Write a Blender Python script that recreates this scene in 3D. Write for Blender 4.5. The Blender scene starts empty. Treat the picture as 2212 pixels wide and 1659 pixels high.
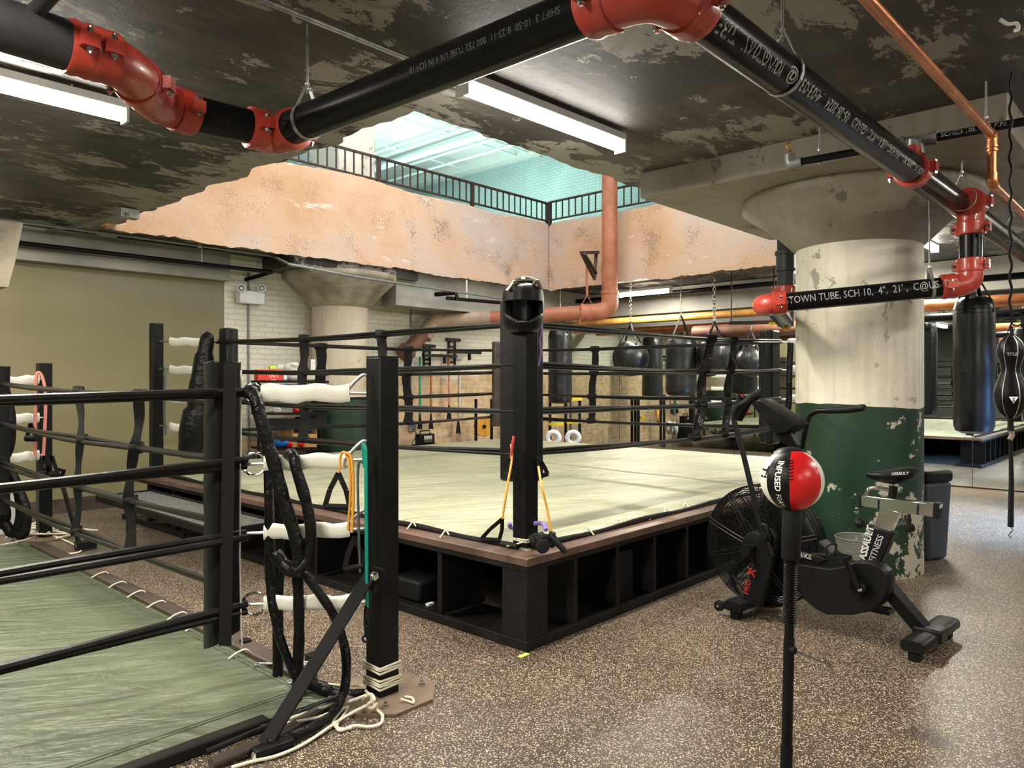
import bpy, math, random
from mathutils import Vector, Matrix, noise
from mathutils.geometry import tessellate_polygon
random.seed(7)
# ---------------------------------------------------------------- camera, world, exposure
FPX, EYE, CX, HY = 1610.0, 1.5, 1106.0, 822.0
scene = bpy.context.scene
COL = scene.collection
cam = bpy.data.objects.new('camera', bpy.data.cameras.new('camera'))
COL.objects.link(cam)
cam.location = (0, 0, EYE); cam.rotation_euler = (math.pi/2, 0, 0)
cam.data.sensor_width = 36.0; cam.data.lens = FPX/2212*36
cam.data.shift_y = -(829.5-HY)/2212; cam.data.clip_start = 0.05; cam.data.clip_end = 100
scene.camera = cam
scene.view_settings.view_transform = 'Standard'; scene.view_settings.look = 'None'
scene.view_settings.exposure = 0.0; scene.view_settings.gamma = 1.0
scene.view_settings.use_curve_mapping = False
scene.cycles.max_bounces = 7; scene.cycles.diffuse_bounces = 3; scene.cycles.glossy_bounces = 4; scene.cycles.transmission_bounces = 2
scene.cycles.sample_clamp_indirect = 5.0; scene.cycles.caustics_reflective = False; scene.cycles.caustics_refractive = False
scene.cycles.use_adaptive_sampling = True; scene.cycles.adaptive_threshold = 0.045; scene.cycles.use_denoising = True
w = bpy.data.worlds.new('world'); scene.world = w; w.use_nodes = True
w.node_tree.nodes['Background'].inputs[0].default_value = (0.75, 0.85, 1.0, 1)
w.node_tree.nodes['Background'].inputs[1].default_value = 0.3

AD = Vector((0.678, 0.735, 0)); BD = Vector((-0.735, 0.678, 0)); ANG = math.atan2(0.735, 0.678)
UP = Vector((0, 0, 1))
def AB(a, b, z=0.0): return Vector((AD.x*a+BD.x*b, AD.y*a+BD.y*b, z))
def W(px, py, Y): return Vector(((px-CX)/FPX*Y, Y, EYE-(py-HY)/FPX*Y))
def FZ(px, py, z):
    Y = (EYE-z)*FPX/(py-HY); return W(px, py, Y)

def area(name, loc, sx, sy, power, col=(1, 1, 1), aim=(0, 0, -1), rz=0):
    L = bpy.data.lights.new(name, 'AREA'); L.shape = 'RECTANGLE'; L.size = sx; L.size_y = sy
    L.energy = power; L.color = col
    o = bpy.data.objects.new(name, L); COL.objects.link(o); o.location = loc
    if tuple(aim) == (0, 0, -1): o.rotation_euler = (0, 0, rz)
    else: o.rotation_euler = Vector(aim).to_track_quat('-Z', 'Y').to_euler()
    return o
# daylight coming in through the upper hall (its windows are out of view), then two added fill lamps
area('hall_daylight', AB(1.0, 13.0, 6.6), 7.0, 3.0, 300, (0.80, 0.95, 1.0), tuple(AD*0.9+Vector((0, 0, -0.35))))
area('hall_daylight', AB(6.5, 1.0, 6.9), 5.0, 5.0, 560, (0.90, 0.95, 1.0), tuple(BD*1.0+Vector((0, 0, -0.55))))
area('hall_skylight', AB(5.5, 5.5, 7.15), 5.0, 4.0, 480, (1.0, 0.95, 0.90), (0, 0, -1), ANG)  # added fill lamp under the closed hall ceiling
area('hall_uplight', AB(10.5, 12.5, 4.6), 5.0, 4.0, 470, (0.88, 1.0, 0.97), (0.0, 0.01, 1.0))  # added fill lamp facing up to brighten the hall ceiling
# added narrow blue lamp, gives the right-hand floor its bluish daylight tint
blue_lamp = area('street_daylight', Vector((9.6, 3.4, 2.8)), 1.2, 1.2, 300, (0.20, 0.48, 1.0), (-4.2, 4.1, -2.8)); blue_lamp.data.spread = math.radians(30)

# ---------------------------------------------------------------- node helpers
def mat(name):
    m = bpy.data.materials.new(name); m.use_nodes = True
    nt = m.node_tree; b = nt.nodes['Principled BSDF']
    return m, nt, b
def nd(nt, t, **kw):
    n = nt.nodes.new(t)
    for k, v in kw.items():
        if k.startswith('i_'):
            key = k[2:].replace('_', ' ')
            s = n.inputs[int(key)] if key.isdigit() else n.inputs[key]
            if hasattr(v, 'is_output'): nt.links.new(v, s)
            else: s.default_value = v
        else: setattr(n, k, v)
    return n
def c4(c): return (c[0], c[1], c[2], 1)
def ramp(nt, fac, stops, interp='LINEAR'):
    n = nt.nodes.new('ShaderNodeValToRGB'); nt.links.new(fac, n.inputs[0])
    cr = n.color_ramp; cr.interpolation = interp
    while len(cr.elements) < len(stops): cr.elements.new(0.5)
    for e, (p, c) in zip(cr.elements, stops):
        e.position = p; e.color = c4(c) if len(c) == 3 else c
    return n.outputs[0]
def mix(nt, fac, a, b, mode='MIX'):
    n = nt.nodes.new('ShaderNodeMix'); n.data_type = 'RGBA'; n.blend_type = mode
    for s, v in ((n.inputs[0], fac), (n.inputs[6], a), (n.inputs[7], b)):
        if hasattr(v, 'is_output'): nt.links.new(v, s)
        else: s.default_value = v if not isinstance(v, tuple) else c4(v)
    return n.outputs[2]
def coords(nt, world=True, rot=0.0, scale=(1, 1, 1)):
    if world: src = nt.nodes.new('ShaderNodeNewGeometry').outputs['Position']
    else: src = nt.nodes.new('ShaderNodeTexCoord').outputs['Object']
    r = nd(nt, 'ShaderNodeMapping'); nt.links.new(src, r.inputs[0]); r.inputs['Rotation'].default_value = (0, 0, rot)
    s = nd(nt, 'ShaderNodeMapping'); nt.links.new(r.outputs[0], s.inputs[0]); s.inputs['Scale'].default_value = scale
    return s.outputs[0]
def noise_t(nt, vec, scale, detail=4, rough=0.5, dist=0.0):
    n = nd(nt, 'ShaderNodeTexNoise', i_Scale=scale, i_Detail=detail, i_Roughness=rough, i_Distortion=dist)
    nt.links.new(vec, n.inputs['Vector']); return n.outputs[0]
def bump(nt, b, h, strength=0.3, dist=0.01, prev=None):
    n = nd(nt, 'ShaderNodeBump', i_Strength=strength, i_Distance=dist); nt.links.new(h, n.inputs['Height'])
    if prev is not None: nt.links.new(prev, n.inputs['Normal'])
    nt.links.new(n.outputs[0], b.inputs['Normal']); return n.outputs[0]
def math_n(nt, op, a, b=0.0, clamp=False):
    n = nt.nodes.new('ShaderNodeMath'); n.operation = op; n.use_clamp = clamp
    for s, v in ((n.inputs[0], a), (n.inputs[1], b)):
        if hasattr(v, 'is_output'): nt.links.new(v, s)
        else: s.default_value = v
    return n.outputs[0]
M = {}
def simple(name, col, rough=0.5, metal=0.0, var=0.12, nscale=6.0, bs=0.0, bscale=40.0, bdist=0.004, coat=0.0):
    m, nt, b = mat(name); v = coords(nt, world=False)
    n = noise_t(nt, v, nscale, 5)
    lo = tuple(max(0, c*(1-var)) for c in col); hi = tuple(min(1, c*(1+var)) for c in col)
    nt.links.new(ramp(nt, n, [(0.3, lo), (0.7, hi)]), b.inputs['Base Color'])
    b.inputs['Roughness'].default_value = rough; b.inputs['Metallic'].default_value = metal
    b.inputs['Coat Weight'].default_value = coat
    if max(col) < 0.02: b.inputs['Specular IOR Level'].default_value = 0.17
    if bs: bump(nt, b, noise_t(nt, v, bscale, 4), bs, bdist)
    M[name] = m; return m
simple('black_steel', (0.006, 0.006, 0.0062), 0.40, 0.0, 0.3, 8, 0.08, 60)
simple('black_pipe', (0.006, 0.006, 0.0065), 0.25, 0.0, 0.3, 5, 0.05, 30)
simple('dusty_pipe', (0.03, 0.03, 0.033), 0.6, 0.0, 0.4, 5, 0.1, 60)
simple('black_vinyl', (0.006, 0.006, 0.0065), 0.42, 0.0, 0.25, 6, 0.35, 14, 0.012)
simple('pad_vinyl', (0.012, 0.012, 0.0115), 0.42, 0.0, 0.2, 6, 0.2, 10, 0.012)
simple('rope_vinyl', (0.007, 0.0065, 0.006), 0.36, 0.0, 0.35, 9, 0.35, 45, 0.004)
simple('sleeve_vinyl', (0.006, 0.006, 0.006), 0.3, 0.0, 0.35, 9, 0.7, 22, 0.02)
simple('webbing', (0.009, 0.0085, 0.008), 0.75, 0.0, 0.2, 30, 0.3, 120)
simple('rubber', (0.008, 0.008, 0.0085), 0.6, 0.0, 0.2, 20)
simple('bike_black', (0.007, 0.007, 0.0075), 0.42, 0.0, 0.15, 10, 0.12, 250, 0.001)
simple('red_paint', (0.42, 0.045, 0.028), 0.38, 0.0, 0.18, 8, 0.25, 35, 0.004, 0.3)
simple('chrome', (0.72, 0.72, 0.72), 0.12, 1.0, 0.05)
simple('galvanised', (0.42, 0.43, 0.42), 0.4, 0.85, 0.25, 20, 0.1, 60)
simple('conduit_paint', (0.20, 0.20, 0.19), 0.45, 0.3, 0.2, 12)
simple('copper', (0.50, 0.19, 0.075), 0.35, 0.75, 0.35, 7)
simple('terracotta_paint', (0.40, 0.14, 0.075), 0.55, 0.0, 0.25, 5, 0.3, 25, 0.006)
simple('yellow_pipe', (0.50, 0.25, 0.06), 0.5, 0.2, 0.3, 5, 0.1, 30)
simple('rust_pipe', (0.17, 0.075, 0.045), 0.6, 0.2, 0.4, 5, 0.3, 30)
simple('cream_pipe', (0.42, 0.30, 0.22), 0.6, 0.0, 0.3, 5, 0.3, 30)
simple('white_vinyl', (0.70, 0.70, 0.62), 0.42, 0.0, 0.06, 8, 0.3, 14, 0.01)
simple('white_plastic', (0.72, 0.73, 0.72), 0.4, 0.0, 0.05, 8)
simple('cotton_rope', (0.62, 0.58, 0.46), 0.85, 0.0, 0.15, 60, 0.6, 180, 0.003)
simple('white_ink', (0.34, 0.35, 0.34), 0.7, 0.0, 0.3, 60)
simple('dim_ink', (0.05, 0.05, 0.05), 0.7, 0.0, 0.4, 80)
simple('bright_white', (0.85, 0.85, 0.83), 0.5, 0.0, 0.04)
simple('red_vinyl', (0.62, 0.012, 0.014), 0.3, 0.0, 0.08, 8, 0.3, 14, 0.006)
simple('red_ink', (0.7, 0.05, 0.03), 0.5)
simple('red_band', (0.55, 0.07, 0.05), 0.5)
simple('pink_band', (0.62, 0.22, 0.17), 0.5)
simple('yellow_band', (0.75, 0.36, 0.05), 0.45)
simple('teal_band', (0.0, 0.28, 0.2), 0.4)
simple('grey_band', (0.06, 0.075, 0.08), 0.5)
simple('dark_wood', (0.055, 0.040, 0.032), 0.5, 0.0, 0.4, 5, 0.3, 20, 0.004)
simple('board_wood', (0.105, 0.062, 0.046), 0.42, 0.0, 0.4, 4, 0.3, 25, 0.004)
simple('painted_wood', (0.009, 0.008, 0.0075), 0.5, 0.0, 0.4, 4, 0.25, 25, 0.004)
simple('plywood', (0.13, 0.09, 0.06), 0.6, 0.0, 0.35, 6, 0.2, 30)
simple('grey_plastic', (0.03, 0.034, 0.034), 0.45, 0.0, 0.1, 5)
simple('yellow_plastic', (0.75, 0.58, 0.02), 0.45, 0.0, 0.1, 5)
simple('lime_tape', (0.55, 0.8, 0.12), 0.6, 0.0, 0.1, 5)
simple('cardboard', (0.45, 0.24, 0.09), 0.8, 0.0, 0.1, 5)
simple('blue_vinyl', (0.02, 0.15, 0.55), 0.35, 0.0, 0.15, 8)
simple('purple_cloth', (0.22, 0.15, 0.4), 0.8)
simple('tan_strap', (0.24, 0.19, 0.14), 0.85)
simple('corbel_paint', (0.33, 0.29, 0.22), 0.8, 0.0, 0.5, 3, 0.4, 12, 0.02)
simple('beam_paint', (0.30, 0.29, 0.25), 0.75, 0.0, 0.25, 2, 0.4, 12, 0.02)
simple('lamp_body', (0.62, 0.62, 0.60), 0.4, 0.1, 0.05)
simple('rail_iron', (0.055, 0.035, 0.028), 0.5, 0.3, 0.4, 8)
simple('hall_paint', (0.46, 0.55, 0.50), 0.6, 0.0, 0.08, 0.6, 0.1, 5)
simple('hall_pipe', (0.5, 0.66, 0.62), 0.5, 0.1, 0.1, 3)
simple('dark_grey_wall', (0.10, 0.105, 0.095), 0.7, 0.0, 0.2, 1.5)
simple('white_wall', (0.5, 0.5, 0.46), 0.6, 0.0, 0.1, 1.5)
def emit(name, col, s):
    m, nt, b = mat(name); b.inputs['Base Color'].default_value = c4(col)
    b.inputs['Emission Color'].default_value = c4(col); b.inputs['Emission Strength'].default_value = s
    M[name] = m
emit('tube_glow', (1.0, 0.96, 0.88), 48.0)
emit('exit_glow', (1.0, 0.25, 0.2), 2.0)
emit('digit_glow', (1.0, 0.12, 0.08), 4.0)
# mirror
m, nt, b = mat('mirror_glass'); b.inputs['Base Color'].default_value = (0.80, 0.86, 0.82, 1)
b.inputs['Metallic'].default_value = 1; b.inputs['Roughness'].default_value = 0.0; M['mirror_glass'] = m
# clear plastic bin
m, nt, b = mat('clear_plastic'); b.inputs['Base Color'].default_value = (0.8, 0.8, 0.78, 1)
b.inputs['Roughness'].default_value = 0.25; b.inputs['Alpha'].default_value = 0.35; M['clear_plastic'] = m
m, nt, b = mat('mesh_haze'); b.inputs['Base Color'].default_value = (0.35, 0.34, 0.31, 1)
b.inputs['Roughness'].default_value = 0.4; b.inputs['Alpha'].default_value = 0.22; M['mesh_haze'] = m
# ceiling : dark sooty concrete with board marks and flaking paint
m, nt, b = mat('sooty_concrete')
v = coords(nt, True, -ANG, (1, 1, 1)); vs = coords(nt, True, -ANG, (0.7, 1.3, 1))
n1 = noise_t(nt, v, 0.7, 6, 0.6); n2 = noise_t(nt, vs, 4.2, 14, 0.76, 0.5); n3 = noise_t(nt, v, 1.1, 5, 0.55)
base = ramp(nt, n1, [(0.30, (0.017, 0.0135, 0.012)), (0.50, (0.045, 0.038, 0.033)), (0.72, (0.15, 0.14, 0.125))])
streak = noise_t(nt, coords(nt, True, -ANG, (0.3, 7.0, 1)), 2.0, 8, 0.7)
base = mix(nt, 0.75, base, ramp(nt, streak, [(0.32, (0.45, 0.42, 0.40)), (0.6, (1.15, 1.15, 1.12))]), 'MULTIPLY')
thr = math_n(nt, 'ADD', n2, math_n(nt, 'MULTIPLY', math_n(nt, 'SUBTRACT', n3, 0.5), 0.8))
sp_ = nd(nt, 'ShaderNodeSeparateXYZ'); nt.links.new(v, sp_.inputs[0])
def strip(c, wd): return math_n(nt, 'MAXIMUM', 0.0, math_n(nt, 'SUBTRACT', 1.0, math_n(nt, 'DIVIDE', math_n(nt, 'ABSOLUTE', math_n(nt, 'SUBTRACT', c[0], c[1])), wd)))
edge = math_n(nt, 'MAXIMUM', math_n(nt, 'MULTIPLY', strip((sp_.outputs[0], 2.9), 0.7), math_n(nt, 'GREATER_THAN', sp_.outputs[1], 3.0)), math_n(nt, 'MULTIPLY', strip((sp_.outputs[1], 3.5), 0.55), math_n(nt, 'GREATER_THAN', sp_.outputs[0], 2.2)))
thr = math_n(nt, 'ADD', thr, math_n(nt, 'MULTIPLY', edge, 0.12))
fl = ramp(nt, thr, [(0.558, (0, 0, 0)), (0.571, (1, 1, 1))])
base = mix(nt, fl, base, (0.30, 0.285, 0.25))
dk = ramp(nt, noise_t(nt, vs, 1.7, 9, 0.7, 0.6), [(0.33, (0.3, 0.28, 0.26)), (0.42, (1, 1, 1))])
base = mix(nt, 0.8, base, dk, 'MULTIPLY')
nt.links.new(base, b.inputs['Base Color']); b.inputs['Roughness'].default_value = 0.62
wv = nd(nt, 'ShaderNodeTexWave', i_Scale=1.6, i_Distortion=0.6, i_Detail=2.0, wave_type='BANDS', bands_direction='Y', wave_profile='SAW')
nt.links.new(v, wv.inputs['Vector'])
p = bump(nt, b, wv.outputs[1], 0.35, 0.02); p = bump(nt, b, fl, 0.5, 0.006, p); bump(nt, b, noise_t(nt, v, 12, 10, 0.7), 0.35, 0.02, p)
M['sooty_concrete'] = m
# pink lit concrete edge
m, nt, b = mat('pink_concrete')
v = coords(nt, True, -ANG, (1, 1, 1)); vs = coords(nt, True, -ANG, (0.5, 0.5, 1.6))
n1 = noise_t(nt, v, 0.9, 6, 0.55)
base = ramp(nt, n1, [(0.32, (0.60, 0.36, 0.20)), (0.50, (0.68, 0.46, 0.32)), (0.66, (0.62, 0.50, 0.43))])
base = mix(nt, ramp(nt, noise_t(nt, vs, 3.2, 12, 0.7), [(0.62, (0, 0, 0)), (0.64, (1, 1, 1))]), base, (0.72, 0.64, 0.55))
base = mix(nt, ramp(nt, noise_t(nt, v, 24, 10, 0.75), [(0.64, (0, 0, 0)), (0.69, (1, 1, 1))]), base, (0.20, 0.13, 0.10))
base = mix(nt, ramp(nt, math_n(nt, 'ADD', noise_t(nt, v, 55, 6, 0.7), math_n(nt, 'MULTIPLY', math_n(nt, 'SUBTRACT', noise_t(nt, v, 2.2, 4), 0.5), 0.6)), [(0.60, (0, 0, 0)), (0.68, (1, 1, 1))]), base, (0.22, 0.15, 0.12))
wv = nd(nt, 'ShaderNodeTexWave', i_Scale=2.0, i_Distortion=1.2, i_Detail=3.0, wave_type='BANDS', bands_direction='Z', wave_profile='SAW')
nt.links.new(v, wv.inputs['Vector'])
base = mix(nt, ramp(nt, wv.outputs[1], [(0.0, (0.5, 0.5, 0.5)), (0.03, (0, 0, 0))]), base, (0.30, 0.18, 0.13))
nt.links.new(base, b.inputs['Base Color']); b.inputs['Roughness'].default_value = 0.8
p = bump(nt, b, wv.outputs[1], 0.3, 0.01); bump(nt, b, noise_t(nt, v, 18, 12, 0.75), 0.5, 0.02, p)
M['pink_concrete'] = m
# columns : cream paint over concrete, green dado band
def column_mat(name, ztop, cream, tint):
    m, nt, b = mat(name); v = coords(nt, True)
    sep = nd(nt, 'ShaderNodeSeparateXYZ'); nt.links.new(v, sep.inputs[0]); z = sep.outputs[2]
    n1 = noise_t(nt, v, 1.6, 6, 0.6); n2 = noise_t(nt, v, 5.5, 12, 0.68, 0.3); lo = noise_t(nt, v, 1.5, 3)
    base = ramp(nt, n1, [(0.3, tuple(c*0.72 for c in cream)), (0.62, cream)])
    st = noise_t(nt, coords(nt, True, 0, (9, 9, 0.5)), 1.2, 6, 0.6)
    base = mix(nt, 0.3, base, ramp(nt, st, [(0.36, (0.60, 0.52, 0.42)), (0.52, (1, 1, 1))]), 'MULTIPLY')
    fl = ramp(nt, math_n(nt, 'ADD', n2, math_n(nt, 'MULTIPLY', math_n(nt, 'SUBTRACT', lo, 0.5), 0.5)), [(0.63, (0, 0, 0)), (0.64, (1, 1, 1))])
    base = mix(nt, fl, base, tuple(c*0.45 for c in cream))
    pk = ramp(nt, noise_t(nt, v, 38, 3, 0.6), [(0.70, (0, 0, 0)), (0.72, (1, 1, 1))])
    base = mix(nt, pk, base, tuple(c*0.35 for c in cream))
    gn = noise_t(nt, v, 5.0, 12, 0.7, 0.2)
    low = math_n(nt, 'MULTIPLY', math_n(nt, 'SUBTRACT', 0.95, z), 0.16)
    gfl = ramp(nt, math_n(nt, 'ADD', math_n(nt, 'ADD', gn, low), math_n(nt, 'MULTIPLY', math_n(nt, 'SUBTRACT', lo, 0.5), 0.35)), [(0.60, (0, 0, 0)), (0.61, (1, 1, 1))])
    green = mix(nt, gfl, ramp(nt, n1, [(0.3, (0.002, 0.017, 0.007)), (0.7, (0.004, 0.034, 0.014))]), tint)
    zz = math_n(nt, 'ADD', z, math_n(nt, 'MULTIPLY', math_n(nt, 'SUBTRACT', lo, 0.5), 0.13))
    isg = math_n(nt, 'LESS_THAN', zz, ztop)
    nt.links.new(mix(nt, isg, base, green), b.inputs['Base Color']); b.inputs['Roughness'].default_value = 0.5
    p = bump(nt, b, fl, 0.4, 0.004); p = bump(nt, b, gfl, 0.3, 0.003, p); bump(nt, b, noise_t(nt, v, 16, 8, 0.7), 0.25, 0.012, p)
    M[name] = m
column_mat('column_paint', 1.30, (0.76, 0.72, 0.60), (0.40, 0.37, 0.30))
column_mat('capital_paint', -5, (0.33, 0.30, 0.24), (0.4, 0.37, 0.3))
column_mat('far_column_paint', 1.25, (0.62, 0.53, 0.41), (0.40, 0.37, 0.30))
# brick
def brick_mat(name, paint, paint_z, rawc, allp=False):
    m, nt, b = mat(name)
    src = coords(nt, True, -ANG)
    sep = nd(nt, 'ShaderNodeSeparateXYZ'); nt.links.new(src, sep.inputs[0])
    cmb = nd(nt, 'ShaderNodeCombineXYZ'); nt.links.new(math_n(nt, 'ADD', sep.outputs[0], sep.outputs[1]), cmb.inputs[0]); nt.links.new(sep.outputs[2], cmb.inputs[1])
    wob = nd(nt, 'ShaderNodeVectorMath', operation='ADD'); nt.links.new(cmb.outputs[0], wob.inputs[0])
    wn = nd(nt, 'ShaderNodeTexNoise', i_Scale=6.0, i_Detail=2.0); nt.links.new(src, wn.inputs['Vector'])
    ws = nd(nt, 'ShaderNodeVectorMath', operation='SCALE'); nt.links.new(wn.outputs[1], ws.inputs[0]); ws.inputs['Scale'].default_value = 0.025
    nt.links.new(ws.outputs[0], wob.inputs[1])
    br = nd(nt, 'ShaderNodeTexBrick', i_Scale=1.0, i_Mortar_Size=0.008, i_Brick_Width=0.215, i_Row_Height=0.075, i_Mortar_Smooth=0.3)
    br.inputs['Color1'].default_value = c4(rawc[0]); br.inputs['Color2'].default_value = c4(rawc[1]); br.inputs['Mortar'].default_value = c4(rawc[2])
    nt.links.new(wob.outputs[0], br.inputs['Vector'])
    n1 = noise_t(nt, src, 1.4, 6, 0.6); n2 = noise_t(nt, src, 9, 6, 0.6)
    raw = mix(nt, 0.7, br.outputs[0], ramp(nt, n2, [(0.3, (0.6, 0.55, 0.5)), (0.7, (1.3, 1.25, 1.15))]), 'MULTIPLY')
    pc = ramp(nt, n1, [(0.3, tuple(c*0.8 for c in paint)), (0.7, paint)])
    pc = mix(nt, math_n(nt, 'MULTIPLY', br.outputs[1], 0.35), pc, tuple(c*0.55 for c in paint))
    if allp: f = 1.0
    else:
        n4 = noise_t(nt, src, 0.9, 8, 0.6)
        s = math_n(nt, 'ADD', math_n(nt, 'MULTIPLY', math_n(nt, 'SUBTRACT', sep.outputs[2], paint_z), 2.2), math_n(nt, 'MULTIPLY', math_n(nt, 'SUBTRACT', n4, 0.5), 2.4))
        s = math_n(nt, 'ADD', s, math_n(nt, 'MULTIPLY', math_n(nt, 'MINIMUM', 3.0, math_n(nt, 'MAXIMUM', 0.0, math_n(nt, 'SUBTRACT', 7.4, sep.outputs[0]))), 0.8))
        f = ramp(nt, s, [(0.0, (0, 0, 0)), (0.25, (1, 1, 1))])
    nt.links.new(mix(nt, f, raw, pc), b.inputs['Base Color']); b.inputs['Roughness'].default_value = 0.7
    inv = math_n(nt, 'SUBTRACT', 1.0, br.outputs[1]); p = bump(nt, b, inv, 0.7, 0.012); bump(nt, b, n2, 0.3, 0.01, p)
    M[name] = m
brick_mat('brick', (0.80, 0.77, 0.63), 1.60, ((0.62, 0.44, 0.25), (0.50, 0.37, 0.23), (0.58, 0.51, 0.39)))
brick_mat('hall_brick', (0.42, 0.62, 0.58), 0, ((0.5, 0.5, 0.5),)*3, True)
# speckled rubber floor
m, nt, b = mat('speckled_rubber'); v = coords(nt, True, 0.3)
vo = nd(nt, 'ShaderNodeTexVoronoi', i_Scale=165.0); nt.links.new(v, vo.inputs['Vector'])
sp = math_n(nt, 'GREATER_THAN', nd(nt, 'ShaderNodeSeparateColor', i_Color=vo.outputs[1]).outputs[0], 0.60)
near = math_n(nt, 'LESS_THAN', vo.outputs[0], 0.46)
sp = math_n(nt, 'MULTIPLY', sp, near)
n1 = noise_t(nt, v, 0.8, 5, 0.6)
dark = ramp(nt, n1, [(0.3, (0.036, 0.025, 0.018)), (0.7, (0.072, 0.051, 0.035))])
spc = mix(nt, nd(nt, 'ShaderNodeSeparateColor', i_Color=vo.outputs[1]).outputs[1], (0.30, 0.225, 0.15), (0.76, 0.64, 0.47))
# dark ragged patch near the camera
sc = nd(nt, 'ShaderNodeMapping'); nt.links.new(nt.nodes.new('ShaderNodeNewGeometry').outputs['Position'], sc.inputs[0])
sc.vector_type = 'POINT'; sc.inputs['Location'].default_value = (-1.75*3.6, -3.13*3.6, 0); sc.inputs['Scale'].default_value = (3.6, 3.6, 1)
ln = nd(nt, 'ShaderNodeVectorMath', operation='LENGTH'); nt.links.new(sc.outputs[0], ln.inputs[0])
pt = ramp(nt, math_n(nt, 'ADD', ln.outputs[1], math_n(nt, 'MULTIPLY', noise_t(nt, v, 5, 8, 0.8), 1.2)), [(0.84, (0.4, 0.38, 0.36)), (1.0, (1, 1, 1))])
colr = mix(nt, sp, dark, spc)
colr = mix(nt, 1.0, colr, pt, 'MULTIPLY')
nt.links.new(colr, b.inputs['Base Color'])
rr = nd(nt, 'ShaderNodeMapRange', i_From_Min=0.3, i_From_Max=0.7, i_To_Min=0.32, i_To_Max=0.48); nt.links.new(n1, rr.inputs[0])
nt.links.new(rr.outputs[0], b.inputs['Roughness']); bump(nt, b, noise_t(nt, v, 90, 3), 0.25, 0.003)
M['speckled_rubber'] = m
# canvas
def canvas_mat(name, lo, hi, rough):
    m, nt, b = mat(name); v = coords(nt, True, -ANG, (1, 1, 1)); vs = coords(nt, True, -ANG + 0.5, (0.6, 2.0, 1))
    n1 = noise_t(nt, v, 0.9, 6, 0.6)
    cb = mix(nt, 0.8, ramp(nt, n1, [(0.3, lo), (0.7, hi)]), ramp(nt, noise_t(nt, coords(nt, True, -0.55, (0.5, 3.2, 1)), 1.3, 8, 0.62, 0.6), [(0.32, (0.70, 0.70, 0.66)), (0.5, (1, 1, 1)), (0.66, (1.15, 1.15, 1.13))]), 'MULTIPLY')  # worn, dirty streaks that also stand in for wrinkle light and shade
    nt.links.new(cb, b.inputs['Base Color']); b.inputs['Roughness'].default_value = rough
    wr = noise_t(nt, vs, 3.0, 4, 0.55, 1.5)
    br = nd(nt, 'ShaderNodeTexBrick', i_Scale=1.0, i_Mortar_Size=0.006, i_Brick_Width=2.4, i_Row_Height=1.22, i_Mortar_Smooth=0.2); nt.links.new(v, br.inputs['Vector'])
    p = bump(nt, b, wr, 0.8, 0.06); p = bump(nt, b, noise_t(nt, coords(nt, True, -0.35, (0.35, 5, 1)), 2.5, 5, 0.6, 0.8), 0.6, 0.03, p); bump(nt, b, br.outputs[1], 0.5, 0.008, p)
    M[name] = m
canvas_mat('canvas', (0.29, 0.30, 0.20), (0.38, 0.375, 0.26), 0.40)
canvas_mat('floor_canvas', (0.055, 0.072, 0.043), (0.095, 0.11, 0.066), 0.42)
# olive wall
m, nt, b = mat('olive_paint'); v = coords(nt, True, -ANG)
nt.links.new(ramp(nt, noise_t(nt, coords(nt, True, -ANG, (0.5, 0.5, 2)), 0.8, 4), [(0.3, (0.17, 0.148, 0.07)), (0.7, (0.22, 0.195, 0.10))]), b.inputs['Base Color'])
b.inputs['Roughness'].default_value = 0.42; M['olive_paint'] = m
# bag vinyl
m, nt, b = mat('bag_vinyl'); v = coords(nt, False)
nt.links.new(ramp(nt, noise_t(nt, v, 5, 5), [(0.3, (0.005, 0.0058, 0.006)), (0.7, (0.013, 0.0145, 0.0155))]), b.inputs['Base Color'])
b.inputs['Roughness'].default_value = 0.33; bump(nt, b, noise_t(nt, coords(nt, False, 0, (1, 1, 0.4)), 7, 5, 0.6, 0.8), 0.35, 0.02); M['bag_vinyl'] = m

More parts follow.
